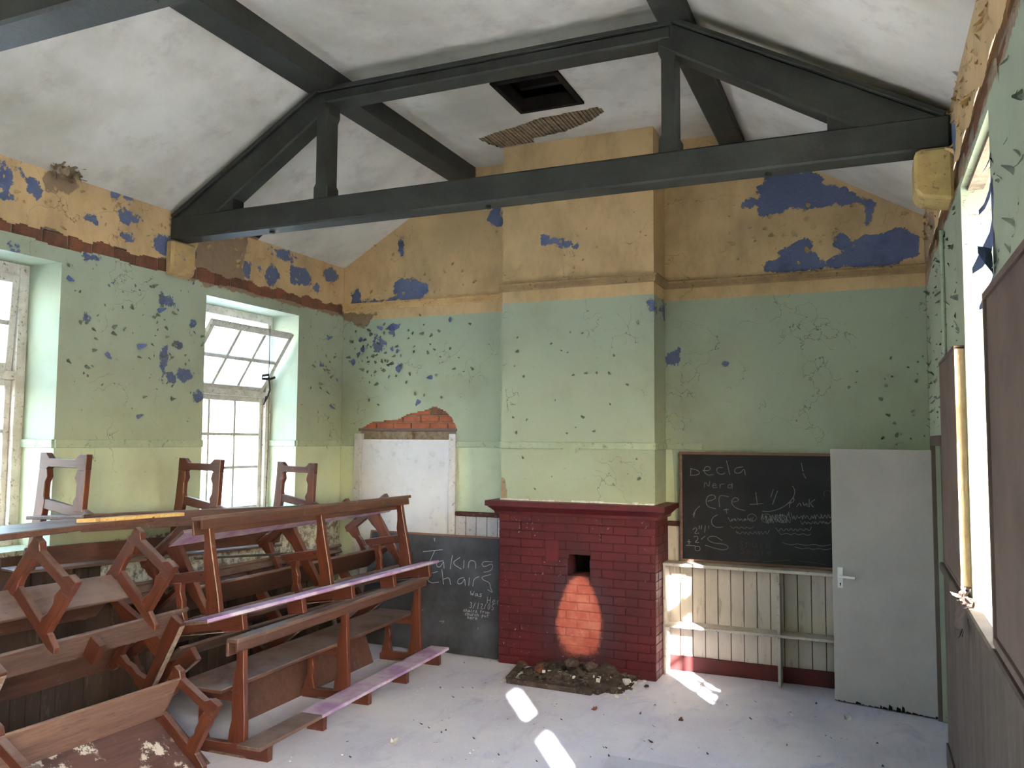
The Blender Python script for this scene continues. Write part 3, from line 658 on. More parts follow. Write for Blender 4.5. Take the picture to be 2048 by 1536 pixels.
# ---------------------------------------------------------------- chalk writing: a little stroke alphabet
ST = {'T': [[(0,1),(1,1)],[(.5,1),(.42,0)]], 'W': [[(0,1),(.25,0),(.5,.7),(.75,0),(1,1)]], 'H': [[(0,1),(0,0)],[(.8,1),(.75,0)],[(0,.5),(.8,.52)]], 'D': [[(.1,1),(0,0),(.5,.05),(.9,.35),(.8,.75),(.4,.95),(0,1)]],
 'N': [[(0,0),(.1,1),(.8,0),(.9,1)]], 'P': [[(0,0),(.15,1),(.7,.95),(.75,.6),(.1,.5)]], 'C': [[(.9,.9),(.5,1),(.1,.7),(0,.35),(.3,0),(.9,.12)]], 'S': [[(.9,.9),(.4,1),(.1,.75),(.5,.5),(.85,.3),(.6,.02),(0,.1)]], 'L': [[(.1,1),(0,0),(.8,.02)]],
 'a': [[(.8,.5),(.4,.62),(.05,.3),(.3,0),(.7,.2),(.85,.6),(.8,.25),(1,0)]], 'b': [[(0,1),(0,0),(.6,.05),(.8,.35),(.5,.6),(0,.4)]], 'c': [[(.8,.55),(.4,.62),(.05,.3),(.3,0),(.85,.1)]], 'd': [[(.8,.5),(.4,.6),(.05,.3),(.3,0),(.7,.1),(.85,1),(.85,0)]],
 'e': [[(.05,.32),(.8,.4),(.6,.65),(.25,.6),(.05,.3),(.3,0),(.85,.12)]], 'f': [[(.7,.95),(.4,1),(.3,.7),(.3,0)],[(0,.55),(.6,.58)]], 'h': [[(.05,1),(.1,0)],[(.1,.4),(.5,.6),(.75,.4),(.8,0)]], 'i': [[(.4,.6),(.4,0)],[(.4,.85),(.42,.9)]],
 'k': [[(.1,1),(.05,0)],[(.75,.65),(.1,.3),(.85,0)]], 'l': [[(.4,1),(.4,0)]], 'm': [[(0,.6),(.02,0)],[(.02,.45),(.25,.6),(.4,.4),(.42,0)],[(.42,.45),(.65,.6),(.85,.4),(.88,0)]], 'n': [[(.05,.6),(.08,0)],[(.08,.4),(.45,.62),(.75,.45),(.8,0)]],
 'o': [[(.45,.6),(.05,.35),(.3,0),(.75,.15),(.8,.45),(.45,.6)]], 'p': [[(.1,.6),(.05,-.4)],[(.1,.5),(.5,.65),(.8,.4),(.5,.05),(.1,.1)]], 'r': [[(.1,.6),(.12,0)],[(.12,.4),(.45,.65),(.8,.6)]], 's': [[(.8,.58),(.3,.62),(.2,.42),(.7,.25),(.6,.0),(.05,.06)]], 't': [[(.4,.95),(.4,0),(.7,.02)],[(.1,.62),(.75,.65)]],
 'u': [[(.05,.6),(.1,.1),(.4,0),(.75,.2),(.8,.6),(.82,0)]], 'w': [[(0,.6),(.2,0),(.45,.45),(.7,0),(.95,.6)]], 'g': [[(.8,.5),(.4,.65),(.05,.35),(.3,.05),(.75,.25),(.8,.6),(.75,-.3),(.3,-.4)]], '0': [[(.4,1),(.05,.6),(.1,.15),(.45,0),(.75,.4),(.7,.85),(.4,1)]],
 '1': [[(.4,1),(.4,0)]], '2': [[(.05,.8),(.4,1),(.75,.75),(.1,.02),(.85,.05)]], '3': [[(.1,.95),(.75,.95),(.35,.6),(.8,.3),(.4,0),(.05,.1)]], '5': [[(.8,1),(.2,.98),(.15,.55),(.7,.5),(.7,.1),(.1,.02)]], '/': [[(0,0),(.6,1)]], '+': [[(0,.4),(.8,.4)],[(.4,.8),(.4,0)]], '!': [[(.5,1.),(.3,.35)],[(.25,.1),(.24,.05)]], ')': [[(.2,1.1),(.7,.6),(.5,.1),(0,-.3)]]}
def smooth(pts, it=2):
    for _ in range(it):
        if len(pts) < 3: return pts
        o = [pts[0]]
        for a, b in zip(pts, pts[1:]): o += [(a[0]*.75+b[0]*.25, a[1]*.75+b[1]*.25), (a[0]*.25+b[0]*.75, a[1]*.25+b[1]*.75)]
        pts = o+[pts[-1]]
    return pts
def ribbon(mb, pts, wd):
    for (a, b), (c, d) in zip(pts, pts[1:]):
        dx, dz = c-a, d-b; l = math.hypot(dx, dz) or 1e-6; px, pz = -dz/l*wd/2, dx/l*wd/2; ex_, ez = dx/l*wd*.3, dz/l*wd*.3
        mb.poly([(a-ex_+px, -.0012, b-ez+pz), (a-ex_-px, -.0012, b-ez-pz), (c+ex_-px, -.0012, d+ez-pz), (c+ex_+px, -.0012, d+ez+pz)])
def write(mb, txt, x, z, cw, chh, wd, slope=0, jit=.06):
    for i, chx in enumerate(txt):
        if chx in ST:
            for st in ST[chx]:
                ribbon(mb, [(x+a*cw*.8+random.uniform(-jit, jit)*cw*.1, z+b*chh+slope*i*cw) for a, b in smooth(st)], wd)
        x += cw
# leaning blackboard: local x along, z up the board
bA = tag(empty('blackboard'), 'slate-grey chalkboard reading Taking chairs Was Here, leaning on the wall', 'blackboard')
bA.location = (-4.66, 7.00, .012); bA.rotation_euler = (-.20, 0, 0)
MB().box((0, 0, 0), (1.51, .014, 1.09)).build('writing_surface', M['board'], bA, .002)
for a, b in (((0, -.006, 1.072), (1.51, .02, 1.092)),): tag(MB().box(a, b).build('top_strip', M['wood_pale'], bA, .002), 'thin bare wood edge')
MB().box((-.006, -.004, 0), (.010, .018, 1.09)).build('side_strip', M['wood_pale'], bA, .002)
mb = MB(); KA = lambda px, py: ((px-435)*.00208+.62, .89+(848-py)*.00156+.02)
def strokes(mb, K, lst, wd):
    for st in lst: ribbon(mb, smooth([K(*p) for p in st]), wd)
strokes(mb, KA, [[(435,848),(537,828)],[(497,838),(488,870),(478,905)],[(493,778),(486,760)],[(548,895),(520,902),(512,925),(530,940),(545,915),(550,895),(556,940)],[(592,858),(588,940)],[(632,868),(592,905),(645,937)],[(655,882),(656,930)],[(680,927),(680,885),(705,880),(716,897),(718,927)],[(798,880),(755,880),(745,900),(760,916),(795,890),(803,905),(795,935),(760,945)],
 [(525,962),(482,980),(470,1010),(495,1036),(535,1025)],[(545,948),(553,990),(562,1036)],[(560,1005),(588,990),(598,1034)],[(662,985),(632,998),(634,1030),(658,1020),(667,985),(673,1032)],[(690,985),(691,1030)],[(712,1032),(712,990),(738,973)],[(797,955),(752,972),(757,990),(795,1003),(800,1035),(815,1062),(788,1046)]], .006)
for tx, px, py, cw, hh in (('Was', 703, 1090, 22, 26), ('Here', 790, 1124, 24, 34), ('3/12/05', 705, 1160, 18, 30), ('chairs from', 676, 1184, 12, 16), ('church put', 686, 1204, 12, 16), ('here', 700, 1224, 13, 16)):
    a = KA(px, py); write(mb, tx, a[0], a[1], cw*.00208, hh*.0017, .0042 if hh < 20 else .005)
strokes(mb, KA, [[(487,770),(494,760)],[(560,1255),(590,1250),(575,1265)],[(757,1270),(756,1278)],[(470,1195),(440,1235)]], .003)
tag(mb.build('chalk_writing', M['chalk'], bA, 0, False), 'white chalk handwriting', kind='stuff')
# wall blackboard
bB = tag(empty('blackboard'), 'black chalkboard with pale wooden frame hung above the shelves', 'blackboard')
bB.location = (-1.545, YB-.05, .952)
MB().box((.02, .0, .02), (1.9, .012, .935)).build('writing_surface', M['board2'], bB, .001)
for a, b in (((0, -.008, 0), (1.92, .03, .022)), ((0, -.008, .933), (1.92, .03, .956)), ((0, -.008, .022), (.022, .03, .933)), ((1.898, -.008, .022), (1.92, .03, .933))):
    MB().box(a, b).build('frame', M['wood_pale'], bB, .002)
KB = lambda px, py: ((px-212)*.00169+.035, .94-(py-140)*.00179)
mb = MB()
strokes(mb, KB, [[(250,212),(248,248)],[(248,214),(280,218),(300,235),(275,245),(250,246)],[(312,222),(345,222),(352,205),(325,200),(315,225),(335,245),(365,240)],[(412,205),(385,205),(380,225),(400,240),(425,232)],[(432,172),(448,238)],[(512,200),(475,205),(470,230),(500,232),(520,205),(525,240)],[(795,178),(802,215)],[(803,225),(815,248)],
 [(335,370),(375,358),(372,340),(345,338),(325,360),(330,395),(375,405)],[(395,395),(390,350),(405,338),(440,345)],[(455,370),(495,362),(480,345),(458,355),(455,380),(480,400),(520,408)],[(575,320),(582,378)],[(545,378),(610,372)],[(660,305),(648,340)],[(680,310),(655,375)],[(752,285),(765,310),(750,350),(700,390),(640,410),(605,408)],
 [(735,385),(740,350),(760,340),(755,360),(738,365)],[(770,380),(785,360),(790,378)],[(800,360),(805,378),(818,360),(820,378)],[(828,345),(828,380)],[(855,345),(830,362),(848,380)],
 [(415,408),(440,406)],[(428,402),(430,425)],[(385,432),(355,450),(352,480),(375,495),(410,490)],
 [(258,440),(275,410),(295,395)],[(262,450),(270,420)],
 [(258,510),(270,498),(282,508),(262,530),(290,525)],[(262,545),(280,540),(285,555),(265,572),(288,570)],[(292,490),(290,505)],[(303,488),(300,505)],[(322,488),(318,520)],[(340,488),(338,500)],[(228,570),(246,570)],[(237,560),(237,582)],[(222,588),(270,588)],[(268,592),(268,612),(295,610),(293,588),(268,592)],
 [(405,555),(370,535),(340,540),(330,555),(360,570),(420,572),(440,585),(420,602),(370,595),(320,582)],[(300,555),(320,538)]], .0055)
tag(mb.build('chalk_writing', M['chalk_dim'], bB, 0, False), 'faint chalk scribbles', kind='stuff')
mb = MB()
for (x0, x1, y0, am, k_) in ((440,560,455,14,10),(445,560,490,9,4),(470,640,515,14,9),(600,735,440,26,14),(620,740,455,20,10),(740,930,430,20,12),(790,925,455,12,8),(670,835,490,14,7),(700,920,555,7,3),(760,925,572,6,3),(680,835,510,8,4)):
    pts = [(x0+(x1-x0)*i/(k_*2)+random.uniform(-6, 6), y0+(am if i % 2 else -am)*random.uniform(.5, 1)-(i*.4)) for i in range(k_*2+1)]
    strokes(mb, KB, [pts], .004)
strokes(mb, KB, [[(x0+r*math.cos(t*.5), 440+r*.8*math.sin(t*.5)) for t in range(13)] for x0, r in ((555, 22), (625, 26), (700, 24))], .004)
write(mb, 'Nerd', *KB(318, 305), .065, .06, .004); write(mb, 'erect', *KB(320, 410), .0, .0, .001)
tag(mb.build('chalk_scribble', M['chalk_dim'], bB, 0, False), 'crossed-out chalk scribble', kind='stuff')
mb = MB()
write(mb, 'snuie', *KB(490, 580), .055, .07, .004); write(mb, 'Smuie', *KB(495, 612), .055, .05, .004); strokes(mb, KB, [[(480,645),(590,636)],[(600,645),(735,628)],[(770,630),(900,640)],[(905,330),(892,320),(905,300),(930,305),(935,330)],[(890,340),(893,338)]], .004)
tag(mb.build('chalk_faded', M['chalk_warm'], bB, 0, False), 'faded brownish chalk lettering', kind='stuff')

# ---------------------------------------------------------------- the open door
dr = tag(empty('open_door', (.438, 6.855, .012)), 'grey flush door standing open in front of the shelves, scuffed at the bottom', 'door')
ang = math.atan2(7.02-6.855, -.28-.438); dr.rotation_euler = (0, 0, ang)
DW = math.hypot(.718, .165)
mb = MB(); mb.box((0, -.02, .0), (DW, .02, 1.935)); mb.build('door_leaf', M['door'], dr, .003)
hd = empty('x', (0, 0, 0)); bpy.data.objects.remove(hd)
lx = DW-.06
pl = MB().box((lx-.022, .019, .86), (lx+.022, .026, 1.02)).build('handle_plate', M['chrome'], dr, .003)
MB().tube([(lx, .02, .955), (lx, .062, .955), (lx-.01, .066, .955), (lx-.12, .064, .952)], .009, 8).build('handle_lever', M['chrome'], pl)
MB().tube([(lx, .0262, .895), (lx, .0275, .895)], .006, 8).box((lx-.003, .0262, .878), (lx+.003, .0275, .895)).build('keyhole', M['black'], pl)
mb = MB(); x = .01
while x < DW-.01:
    l = random.uniform(.01, .05); h_ = random.uniform(.0, .03)*(1.6 if .2 < x < .5 else .7); mb.poly([(x, .0212, 0), (min(x+l, DW), .0212, 0), (min(x+l*.8, DW), .0212, h_), (x+l*.2, .0212, h_*.7)]); x += l
tag(mb.build('chipped_edge', M['void'], dr, 0, False), 'dark chipped bottom edge')

# lobby behind the doorway
mb = MB(); mb.box((XR+.40, 5.6, 0), (XR+1.7, 7.3, 2.4))
me = mb.mesh('wall_lobby', M['void'], fix=False); bm = bmesh.new(); bm.from_mesh(me)
bmesh.ops.delete(bm, geom=[f for f in bm.faces if f.calc_center_median().x < XR+.5], context='FACES_ONLY'); bm.to_mesh(me); bm.free(); struct(link('wall_lobby', me))
MB().box((XR+.40, 5.6, 0), (XR+.42, DOOR[0], 2.4)).box((XR+.40, DOOR[1], 0), (XR+.42, 7.3, 2.4)).box((XR+.40, DOOR[0], 1.98), (XR+.42, DOOR[1], 2.4)).build('lobby_return', M['void'], bpy.data.objects['wall_lobby'])
# ---------------------------------------------------------------- right wall panelling, rail and boards
cache = {}
y = 2.2
i = 0
pm = MB().box((-.03, .002, .09), (0, .088, 1.21)).mesh('board', M['panel_grey'], .003)
while y < 5.88:
    o = link('board', pm, wr); o.location = (XR+random.uniform(-.001, .0015), y, 0); y += .0905
MB().box((XR-.016, 2.2, 0), (XR+.01, 5.90, 1.22)).build('groove_back', M['dado'], wr)
struct(MB().box((XR-.055, 2.0, 1.205), (XR+.01, 5.93, 1.25)).build('trim_12', M['panel_grey'], None, .008))
struct(MB().box((XR-.045, 2.0, 0), (XR-.028, 5.93, .14)).build('baseboard_right', M['panel_grey'], None, .004))
struct(MB().box((XR-.03, 5.885, 0), (XR+.06, 5.96, 2.03)).box((XR-.03, 6.82, 0), (XR+.06, 6.90, 2.03)).box((XR-.03, 5.885, 1.98), (XR+.06, 6.9, 2.05)).build('trim_13', M['panel_grey'], None, .004))
MB().tube([(XR-.014, 5.62, 1.27), (XR-.014, 5.62, 3.3)], .012, 8).build('conduit', M['rail_green']); tag(bpy.data.objects['conduit'], 'thin green painted pipe running up the right wall', 'pipe')
nb = tag(empty('notice_board', (.40, 4.66, 1.30)), 'narrow brown notice board beside the bright right-hand window', 'notice board')
MB().box((0, .012, 0), (.012, .96, 1.17)).build('panel', M['notice'], nb, .001)
tag(MB().box((0, 0, -.005), (.046, .012, 1.18)).build('edge_batten', M['sunlit_edge'], nb, .002), 'thick wooden edge coloured as if sunlit')
MB().box((-.003, .0, 1.17), (.046, .965, 1.19)).build('edge_batten', M['notice'], nb, .002); MB().box((-.003, .0, -.018), (.046, .965, .0)).build('edge_batten', M['notice'], nb, .002); MB().box((0, .955, 0), (.046, .968, 1.17)).build('edge_batten', M['notice'], nb, .002)
nb = tag(empty('notice_board', (.415, 1.9, 1.29)), 'large brown notice board at the right edge nearest the viewer', 'notice board')
MB().box((0, 0, 0), (.014, 1.63, 1.25)).build('panel', M['notice'], nb, .002)
tag(MB().box((-.012, -.02, 1.25), (.03, 1.645, 1.275)).build('edge_batten', M['notice'], nb, .002)); MB().box((-.012, 1.63, -.02), (.03, 1.645, 1.25)).build('edge_batten', M['notice'], nb, .002); MB().box((-.012, -.02, -.03), (.03, 1.645, 0)).build('edge_batten', M['notice'], nb, .002)

# ---------------------------------------------------------------- windows
def window(num, xw, sx, y0, y1, z0, z1, hopper, white=False):
    """sx: outward direction (-1 left wall, +1 right wall). Local: a along Y, d outward, z."""
    xf = xw+sx*.33
    root = struct(empty('window_%d' % num, (xf, y0, z0)))
    W, H = y1-y0, z1-z0; zt = ZT-z0
    def bx(nm, a0, a1, d0, d1, c0, c1, mat, par=None, bev=.004):
        x0_, x1_ = sorted((sx*d0, sx*d1)); return MB().box((x0_, a0, c0), (x1_, a1, c1)).build(nm, mat, par or root, bev)
    P = M['window_paint']; fw = .075 if sx < 0 else .05
    bx('jamb', 0, fw, -.01, .11, 0, H, P); bx('jamb', W-fw, W, -.01, .11, 0, H, P)
    bx('head', fw, W-fw, -.01, .11, H-.08, H, P); bx('sill', fw, W-fw, -.03, .12, 0, .055, P); bx('transom', fw, W-fw, -.012, .1 if sx < 0 else .06, zt-.03, zt+.03, P)
    # fixed lower light 3 x 4
    a0, a1, c0, c1 = fw, W-fw, .055, zt-.03
    st = .045
    ls = bx('lower_sash', a0, a0+st, .03, .07, c0, c1, P); 
    bx('sash_stile', a1-st, a1, .03, .07, c0, c1, P, None); bx('sash_rail', a0+st, a1-st, .03, .07, c0, c0+.05, P); bx('sash_rail', a0+st, a1-st, .03, .07, c1-.045, c1, P)
    ls.name = 'sash_stile'
    pa0, pa1, pc0, pc1 = a0+st, a1-st, c0+.05, c1-.045
    rows = [pc1-.315*i for i in range(1, 4)]; rows = [r for r in rows if r > pc0+.06]
    cols = [pa0+(pa1-pa0)*i/3 for i in (1, 2)]
    for r in rows: bx('glazing_bar', pa0, pa1, .035, .065, r-.013, r+.013, P, None, .003)
    for c in cols: bx('glazing_bar', c-.013, c+.013, .034, .066, pc0, pc1, P, None, .003)
    zs_ = [pc0]+sorted(rows)+[pc1]; ys_ = [pa0]+cols+[pa1]
    for i in range(3):
        for j in range(len(zs_)-1): bx('pane', ys_[i], ys_[i+1], .049, .051, zs_[j], zs_[j+1], M['glass'], None, 0)
    # hopper light above, hinged at its bottom edge
    g = link('hopper_sash', None, root); g.location = (sx*.045, 0, zt+.032); g.rotation_euler = (0, -sx*hopper, 0)
    hh = H-.08-(zt+.032)-.004
    def hb(nm, a0, a1, c0, c1, mat=P, d0=-.02, d1=.02, bev=.003):
        x0_, x1_ = sorted((sx*d0, sx*d1)); return MB().box((x0_, a0, c0), (x1_, a1, c1)).build(nm, mat, g, bev)
    ha0, ha1 = fw+.004, W-fw-.004
    hb('stile', ha0, ha0+.05, 0, hh); hb('stile', ha1-.05, ha1, 0, hh); hb('rail', ha0+.05, ha1-.05, 0, .055); hb('rail', ha0+.05, ha1-.05, hh-.055, hh)
    q0, q1 = ha0+.05, ha1-.05; cs = [q0+(q1-q0)*i/3 for i in (1, 2)]; mid = .055+(hh-.11)/2
    hb('glazing_bar', q0, q1, mid-.017, mid+.017, P, -.015, .015)
    for c in cs: hb('glazing_bar', c-.017, c+.017, .055, hh-.055, P, -.016, .016)
    ys2 = [q0]+cs+[q1]
    for i in range(3):
        for a, b in ((.055, mid), (mid, hh-.055)): hb('pane', ys2[i], ys2[i+1], a, b, M['glass_suncut'] if white and a > .1 else M['glass'], -.001, .001, 0)
    return root
window(1, XL, -1, *WL[1], ZS, ZH, .06); window(2, XL, -1, *WL[0], ZS, ZH, .58); window(3, XL, -1, *WL[2], ZS, ZH, 0); window(4, XL, -1, *WL[3], ZS, ZH, 0)
for i, q in enumerate(WR): window(5+i, XR, 1, *q, ZS, ZH+.06, 0, True)
for i, (a, b) in enumerate(WN):
    r = struct(empty('window_%d' % (8+i), (a, YN-.15, 1.0))); W = b-a; Hn = 2.3
    for p0, p1 in (((0, -.05, 0), (.06, .05, Hn)), ((W-.06, -.05, 0), (W, .05, Hn)), ((.06, -.05, 0), (W-.06, .05, .06)), ((.06, -.05, Hn-.06), (W-.06, .05, Hn))): MB().box(p0, p1).build('frame', M['window_paint'], r, .004)
    for k in range(1, 5): MB().box((W*k/5-.02, -.03, .06), (W*k/5+.02, .03, Hn-.06)).build('glazing_bar', M['window_paint'], r)
    for k in (1, 2, 3): MB().box((.06, -.025, Hn*k/4-.012), (W-.06, .025, Hn*k/4+.012)).build('glazing_bar', M['window_paint'], r)
    for k in range(5): MB().box((W*k/5+.02, -.002, .06), (W*(k+1)/5-.02, .002, Hn-.06)).build('pane', M['glass'], r)
# cord hanging from the open light
cord = tag(empty('sash_cord', (-5.10, 6.12, 3.05)), 'thin cord with a knotted metal hook hanging by the open window', 'cord')
MB().tube([(-.0, .0, 0), (.0, .0, -.48)], .0035).build('upper_cord', M['iron'], cord)
MB().tube([(-.0, .0, -.46), (-.03, -.05, -.47), (-.03, -.06, -.50), (.01, .01, -.50), (.02, .06, -.48)], .012).build('hook', M['iron'], cord)
MB().tube([(0, 0, -.48), (.0, .02, -.60), (.0, -.02, -.68), (0, -.06, -.74), (0, -.03, -.66)], .009).build('knot', M['iron'], cord)
MB().tube([(0, .01, -.62), (0, .015, -1.2), (-.02, .02, -1.85)], .0035).build('lower_cord', M['iron'], cord)
# torn paper and plaster hanging over the right sill
def tri_flake(mb, c, s, nrm, curl, ang):
    nrm = Vector(nrm).normalized(); t = nrm.orthogonal().normalized(); t = Matrix.Rotation(ang, 3, nrm) @ t; b = nrm.cross(t); c = Vector(c)
    pts = []
    for i, (a, wd) in enumerate(((0, .9), (.4, 1.), (.8, .7), (1.1, .25))):
        lift = curl*(a**2)
        for k in (-1, 1): pts.append(c+t*a*s*random.uniform(.9, 1.1)+b*k*wd*s*.45*random.uniform(.7, 1.2)+nrm*(lift*s+.0015))
    n0 = len(mb.v); mb.v += [tuple(p) for p in pts]
    for i in range(3): mb.f.append((n0+2*i, n0+2*i+1, n0+2*i+3, n0+2*i+2))
mb = MB()
for i in range(26):
    tri_flake(mb, (XR-.03-random.random()*.03, random.uniform(4.30, 4.62), 1.25+random.random()*.02), random.uniform(.015, .045), (random.uniform(-1, 0), random.uniform(-.3, .3), 1), random.uniform(.2, .8), random.random()*6.28)
for i in range(14):
    tri_flake(mb, (XR-.06, random.uniform(4.42, 4.55), 1.24-random.random()*.13), random.uniform(.02, .05), (-1, random.uniform(-.3, .3), .2), random.uniform(.1, .5), random.random()*6.28)
tag(mb.build('torn_wallpaper', M['notice'], None, 0, False), 'brown shreds of paper and dust hanging over the right window ledge', 'debris', kind='stuff')

# ---------------------------------------------------------------- trusses, purlins, corbels
XM = (XL+XR)/2
def truss(y0, label):
    y1 = y0+.17
    t = tag(empty('roof_truss', (XM, y0, 3.6)), label, 'truss')
    T = lambda mb, nm, bev=.012: (setattr(mb, 'v', [(a-XM, b-y0, c-3.6) for a, b, c in mb.v]), mb.build(nm, M['truss'], t, bev))[1]
    ext = lambda pts, a=y0, b=y1: MB().prism(pts, lambda x, z: (x, a, z), lambda x, z: (x, b, z))
    T(MB().box((XL+.005, y0, 3.60), (XR-.005, y1, 3.785)), 'tie_beam')
    ql, qr = -3.705, -1.10
    for x in (ql, qr):
        T(ext([(x-.062, 3.78), (x+.062, 3.78), (x+.062, 3.87), (x+.045, 3.90), (x+.045, 4.38), (x+.062, 4.42), (x+.062, 4.53), (x-.062, 4.53), (x-.062, 4.42), (x-.045, 4.38), (x-.045, 3.90), (x-.062, 3.87)], y0+.01, y1-.01), 'queen_post', .006)
    T(MB().box((ql-.02, y0, 4.50), (qr+.02, y1, 4.585)), 'straining_beam'); T(MB().box((ql-.03, y0-.015, 4.585), (qr+.03, y1+.015, 4.615)), 'straining_cap', .004)
    for sgn, xq, xe in ((1, ql, XL+.03), (-1, qr, XR-.03)):
        T(ext([(xe, 3.70), (xe, 3.77), (xq+sgn*.0, 4.615), (xq+sgn*.06, 4.60), (xq+sgn*.06, 4.46), (xe+sgn*.40, 3.75)], y0+.006, y1-.006), 'principal_rafter')
        d = Vector((xq-xe, 0, 4.615-3.77)).normalized(); nn = Vector((-d.z, 0, d.x))*sgn
        p, q = Vector((xe, 0, 3.78)), Vector((xq, 0, 4.625))
        T(MB().beam((p.x, (y0+y1)/2, p.z+.005), (q.x, (y0+y1)/2, q.z+.005), .20, .03), 'rafter_cap', .003)
        T(ext([(xe+sgn*.30, 3.78), (xe+sgn*.60, 3.78), (xe+sgn*.60, 3.88), (xe+sgn*.56, 3.91), (xe+sgn*.3, 3.80)], y0+.02, y1-.02), 'foot_block', .006)
    for x in (-4.2, -2.36, -.52): T(MB().tube([(x, (y0+y1)/2, 3.602), (x, (y0+y1)/2, 3.58)], .02, 8), 'bolt_head', 0)
    return t
truss(4.95, 'dark green timber roof truss in front of the chimney breast'); truss(2.06, 'dark green timber beam cutting across the top left corner')
for x0, x1, lb in ((-3.84, -3.60, 'dark purlin beam running along the left ceiling fold'), (-1.16, -.96, 'dark purlin beam running along the right ceiling fold')):
    o = MB().box((0, YN, 4.60), (x1-x0, YB-.002, 4.80)).build('purlin', M['truss'], None, .01); o.location = (x0, 0, 0); tag(o, lb, 'beam')
def corbel(x, sx, y, label, mat, f=1.):
    prof = [(0, 0), (.16*f, .03), (.19*f, .07), (.19*f, .27), (.17*f, .295), (0, .295)]
    o = MB().prism(prof, lambda a, b: (sx*a, 0, b), lambda a, b: (sx*a, .26, b)).build('corbel', mat, None, .02); o.location = (x, y, 3.30); return tag(o, label, 'corbel')
corbel(XR, -1, 4.91, 'yellow plastered corbel under the beam on the right wall', M['corbel']); corbel(XL, 1, 4.91, 'flaking yellow corbel under the beam end on the left wall', M['corbel_flaky'], .45)
# laths laid bare in the left slope, just beyond the truss
for i in range(6):
    x = XL+.015+i*.036; y0_, y1_ = 5.36+.03*i+random.uniform(-.03, .03), 5.97-.02*i+random.uniform(-.04, .03)
    MB().beam((x, y0_, ZE+(x-XL)*sl_-.006), (x, y1_, ZE+(x-XL)*sl_-.006), .027, .008, (-sl_, 0, 1)).build('lath', M['lath'], bpy.data.objects['ceiling_left'])
pt = lambda dx, y: (XL+dx, y, ZE+dx*sl_-.0025)
mb = MB(); mb.poly([pt(.0, 5.33), pt(.0, 6.0), pt(.06, 5.99), pt(.13, 5.95), pt(.215, 5.87), pt(.215, 5.5), pt(.12, 5.40)]); mb.build('lath_backing', M['void'], bpy.data.objects['ceiling_left'], 0, False)
# bird-nest-like tuft of broken plaster at the left eaves
mb = MB()
for i in range(60):
    c = Vector((XL+.03+random.random()*.05, random.uniform(3.84, 4.08), random.uniform(3.82, 3.93))); tri_flake(mb, c, random.uniform(.02, .06), (1, random.uniform(-1, 1), random.uniform(-1, .6)), random.uniform(.2, 1), random.random()*6.28)
tag(mb.build('broken_plaster', M['lath'], wl, 0, False), kind='stuff')

# ---------------------------------------------------------------- curling paint
def flakes(parent, nm, mat, n_, place, nrm, smin, smax, ok):
    mb = MB(); c = 0
    while c < n_:
        a, b = place()
        if ok(a, b):
            c += 1; nv = Vector(nrm)
            tri_flake(mb, (XL, a, b) if nrm[0] > 0 else ((XR, a, b) if nrm[0] < 0 else (a, parent_y, b)), random.uniform(smin, smax), nv, random.uniform(.25, .9), random.choice((-1.57, 1.57, 0, 3.1))+random.uniform(-.6, .6))
    return tag(mb.build(nm, mat, parent, 0, False), kind='stuff')
okL = lambda y, z: not any(a-.03 < y < b+.03 and z < ZH+.03 for a, b in WL) and not BS0-.05 < z < BS1+.05
clust = [(4.95, 2.6), (4.9, 3.05), (5.1, 2.55), (4.25, 2.4), (4.5, 3.15), (6.9, 2.6), (7.1, 3.0), (4.7, 2.9)]
def plL():
    if random.random() < .5:
        c = random.choice(clust); return random.gauss(c[0], .16), random.gauss(c[1], .14)
    return random.uniform(3.9, 7.35), random.uniform(2.05, 3.3)
flakes(wl, 'paint_flakes', M['flake_green'], 120, plL, (1, 0, 0), .010, .034, okL)
flakes(wl, 'paint_flakes', M['flake_blue'], 16, plL, (1, 0, 0), .02, .05, okL)
flakes(wl, 'paint_flakes', M['flake_yellow'], 90, lambda: (random.uniform(3.4, 7.3), random.uniform(3.44, 3.8)), (1, 0, 0), .012, .04, okL)
parent_y = YB
okB = lambda x, z: XL < x < XR and not (XC0-.02 < x < XC1+.02) and z > 2.02 and abs(z-3.40) > .06
def plB():
    if random.random() < .7: return random.gauss(-4.75, .22), random.gauss(2.95, .22)
    return random.uniform(-5.1, -3.2), random.uniform(2.4, 3.2)
flakes(wb, 'paint_flakes', M['flake_green'], 95, plB, (0, -1, 0), .012, .04, lambda x, z: okB(x, z) and z < 3.3)
flakes(wb, 'paint_flakes', M['flake_blue'], 14, plB, (0, -1, 0), .03, .08, lambda x, z: okB(x, z) and z < 3.3)
flakes(wb, 'paint_flakes', M['flake_yellow'], 50, lambda: (random.choice((random.uniform(-4.9, -3.2), random.uniform(-1.1, .3))), random.uniform(3.5, 4.1)), (0, -1, 0), .015, .05, okB)
flakes(wb, 'paint_flakes', M['flake_green'], 22, lambda: (random.gauss(.2, .12), random.uniform(2.0, 2.7)), (0, -1, 0), .012, .035, okB)
parent_y = YC
flakes(wc, 'paint_flakes', M['flake_green'], 36, lambda: (random.uniform(XC0+.03, XC1-.03), random.uniform(1.5, 3.1)), (0, -1, 0), .012, .03, lambda x, z: True)
flakes(wc, 'paint_flakes', M['flake_yellow'], 16, lambda: (random.gauss(-2.4, .25), random.gauss(3.68, .12)), (0, -1, 0), .015, .04, lambda x, z: True)
okR = lambda y, z: not any(a-.02 < y < b+.02 and z < ZH+.1 for a, b in WR) and not BS0-.05 < z < BS1+.05 and z > 2.1
flakes(wr, 'paint_flakes', M['flake_green'], 120, lambda: (random.uniform(4.8, 7.3), random.uniform(2.1, 3.3)), (-1, 0, 0), .01, .04, okR)
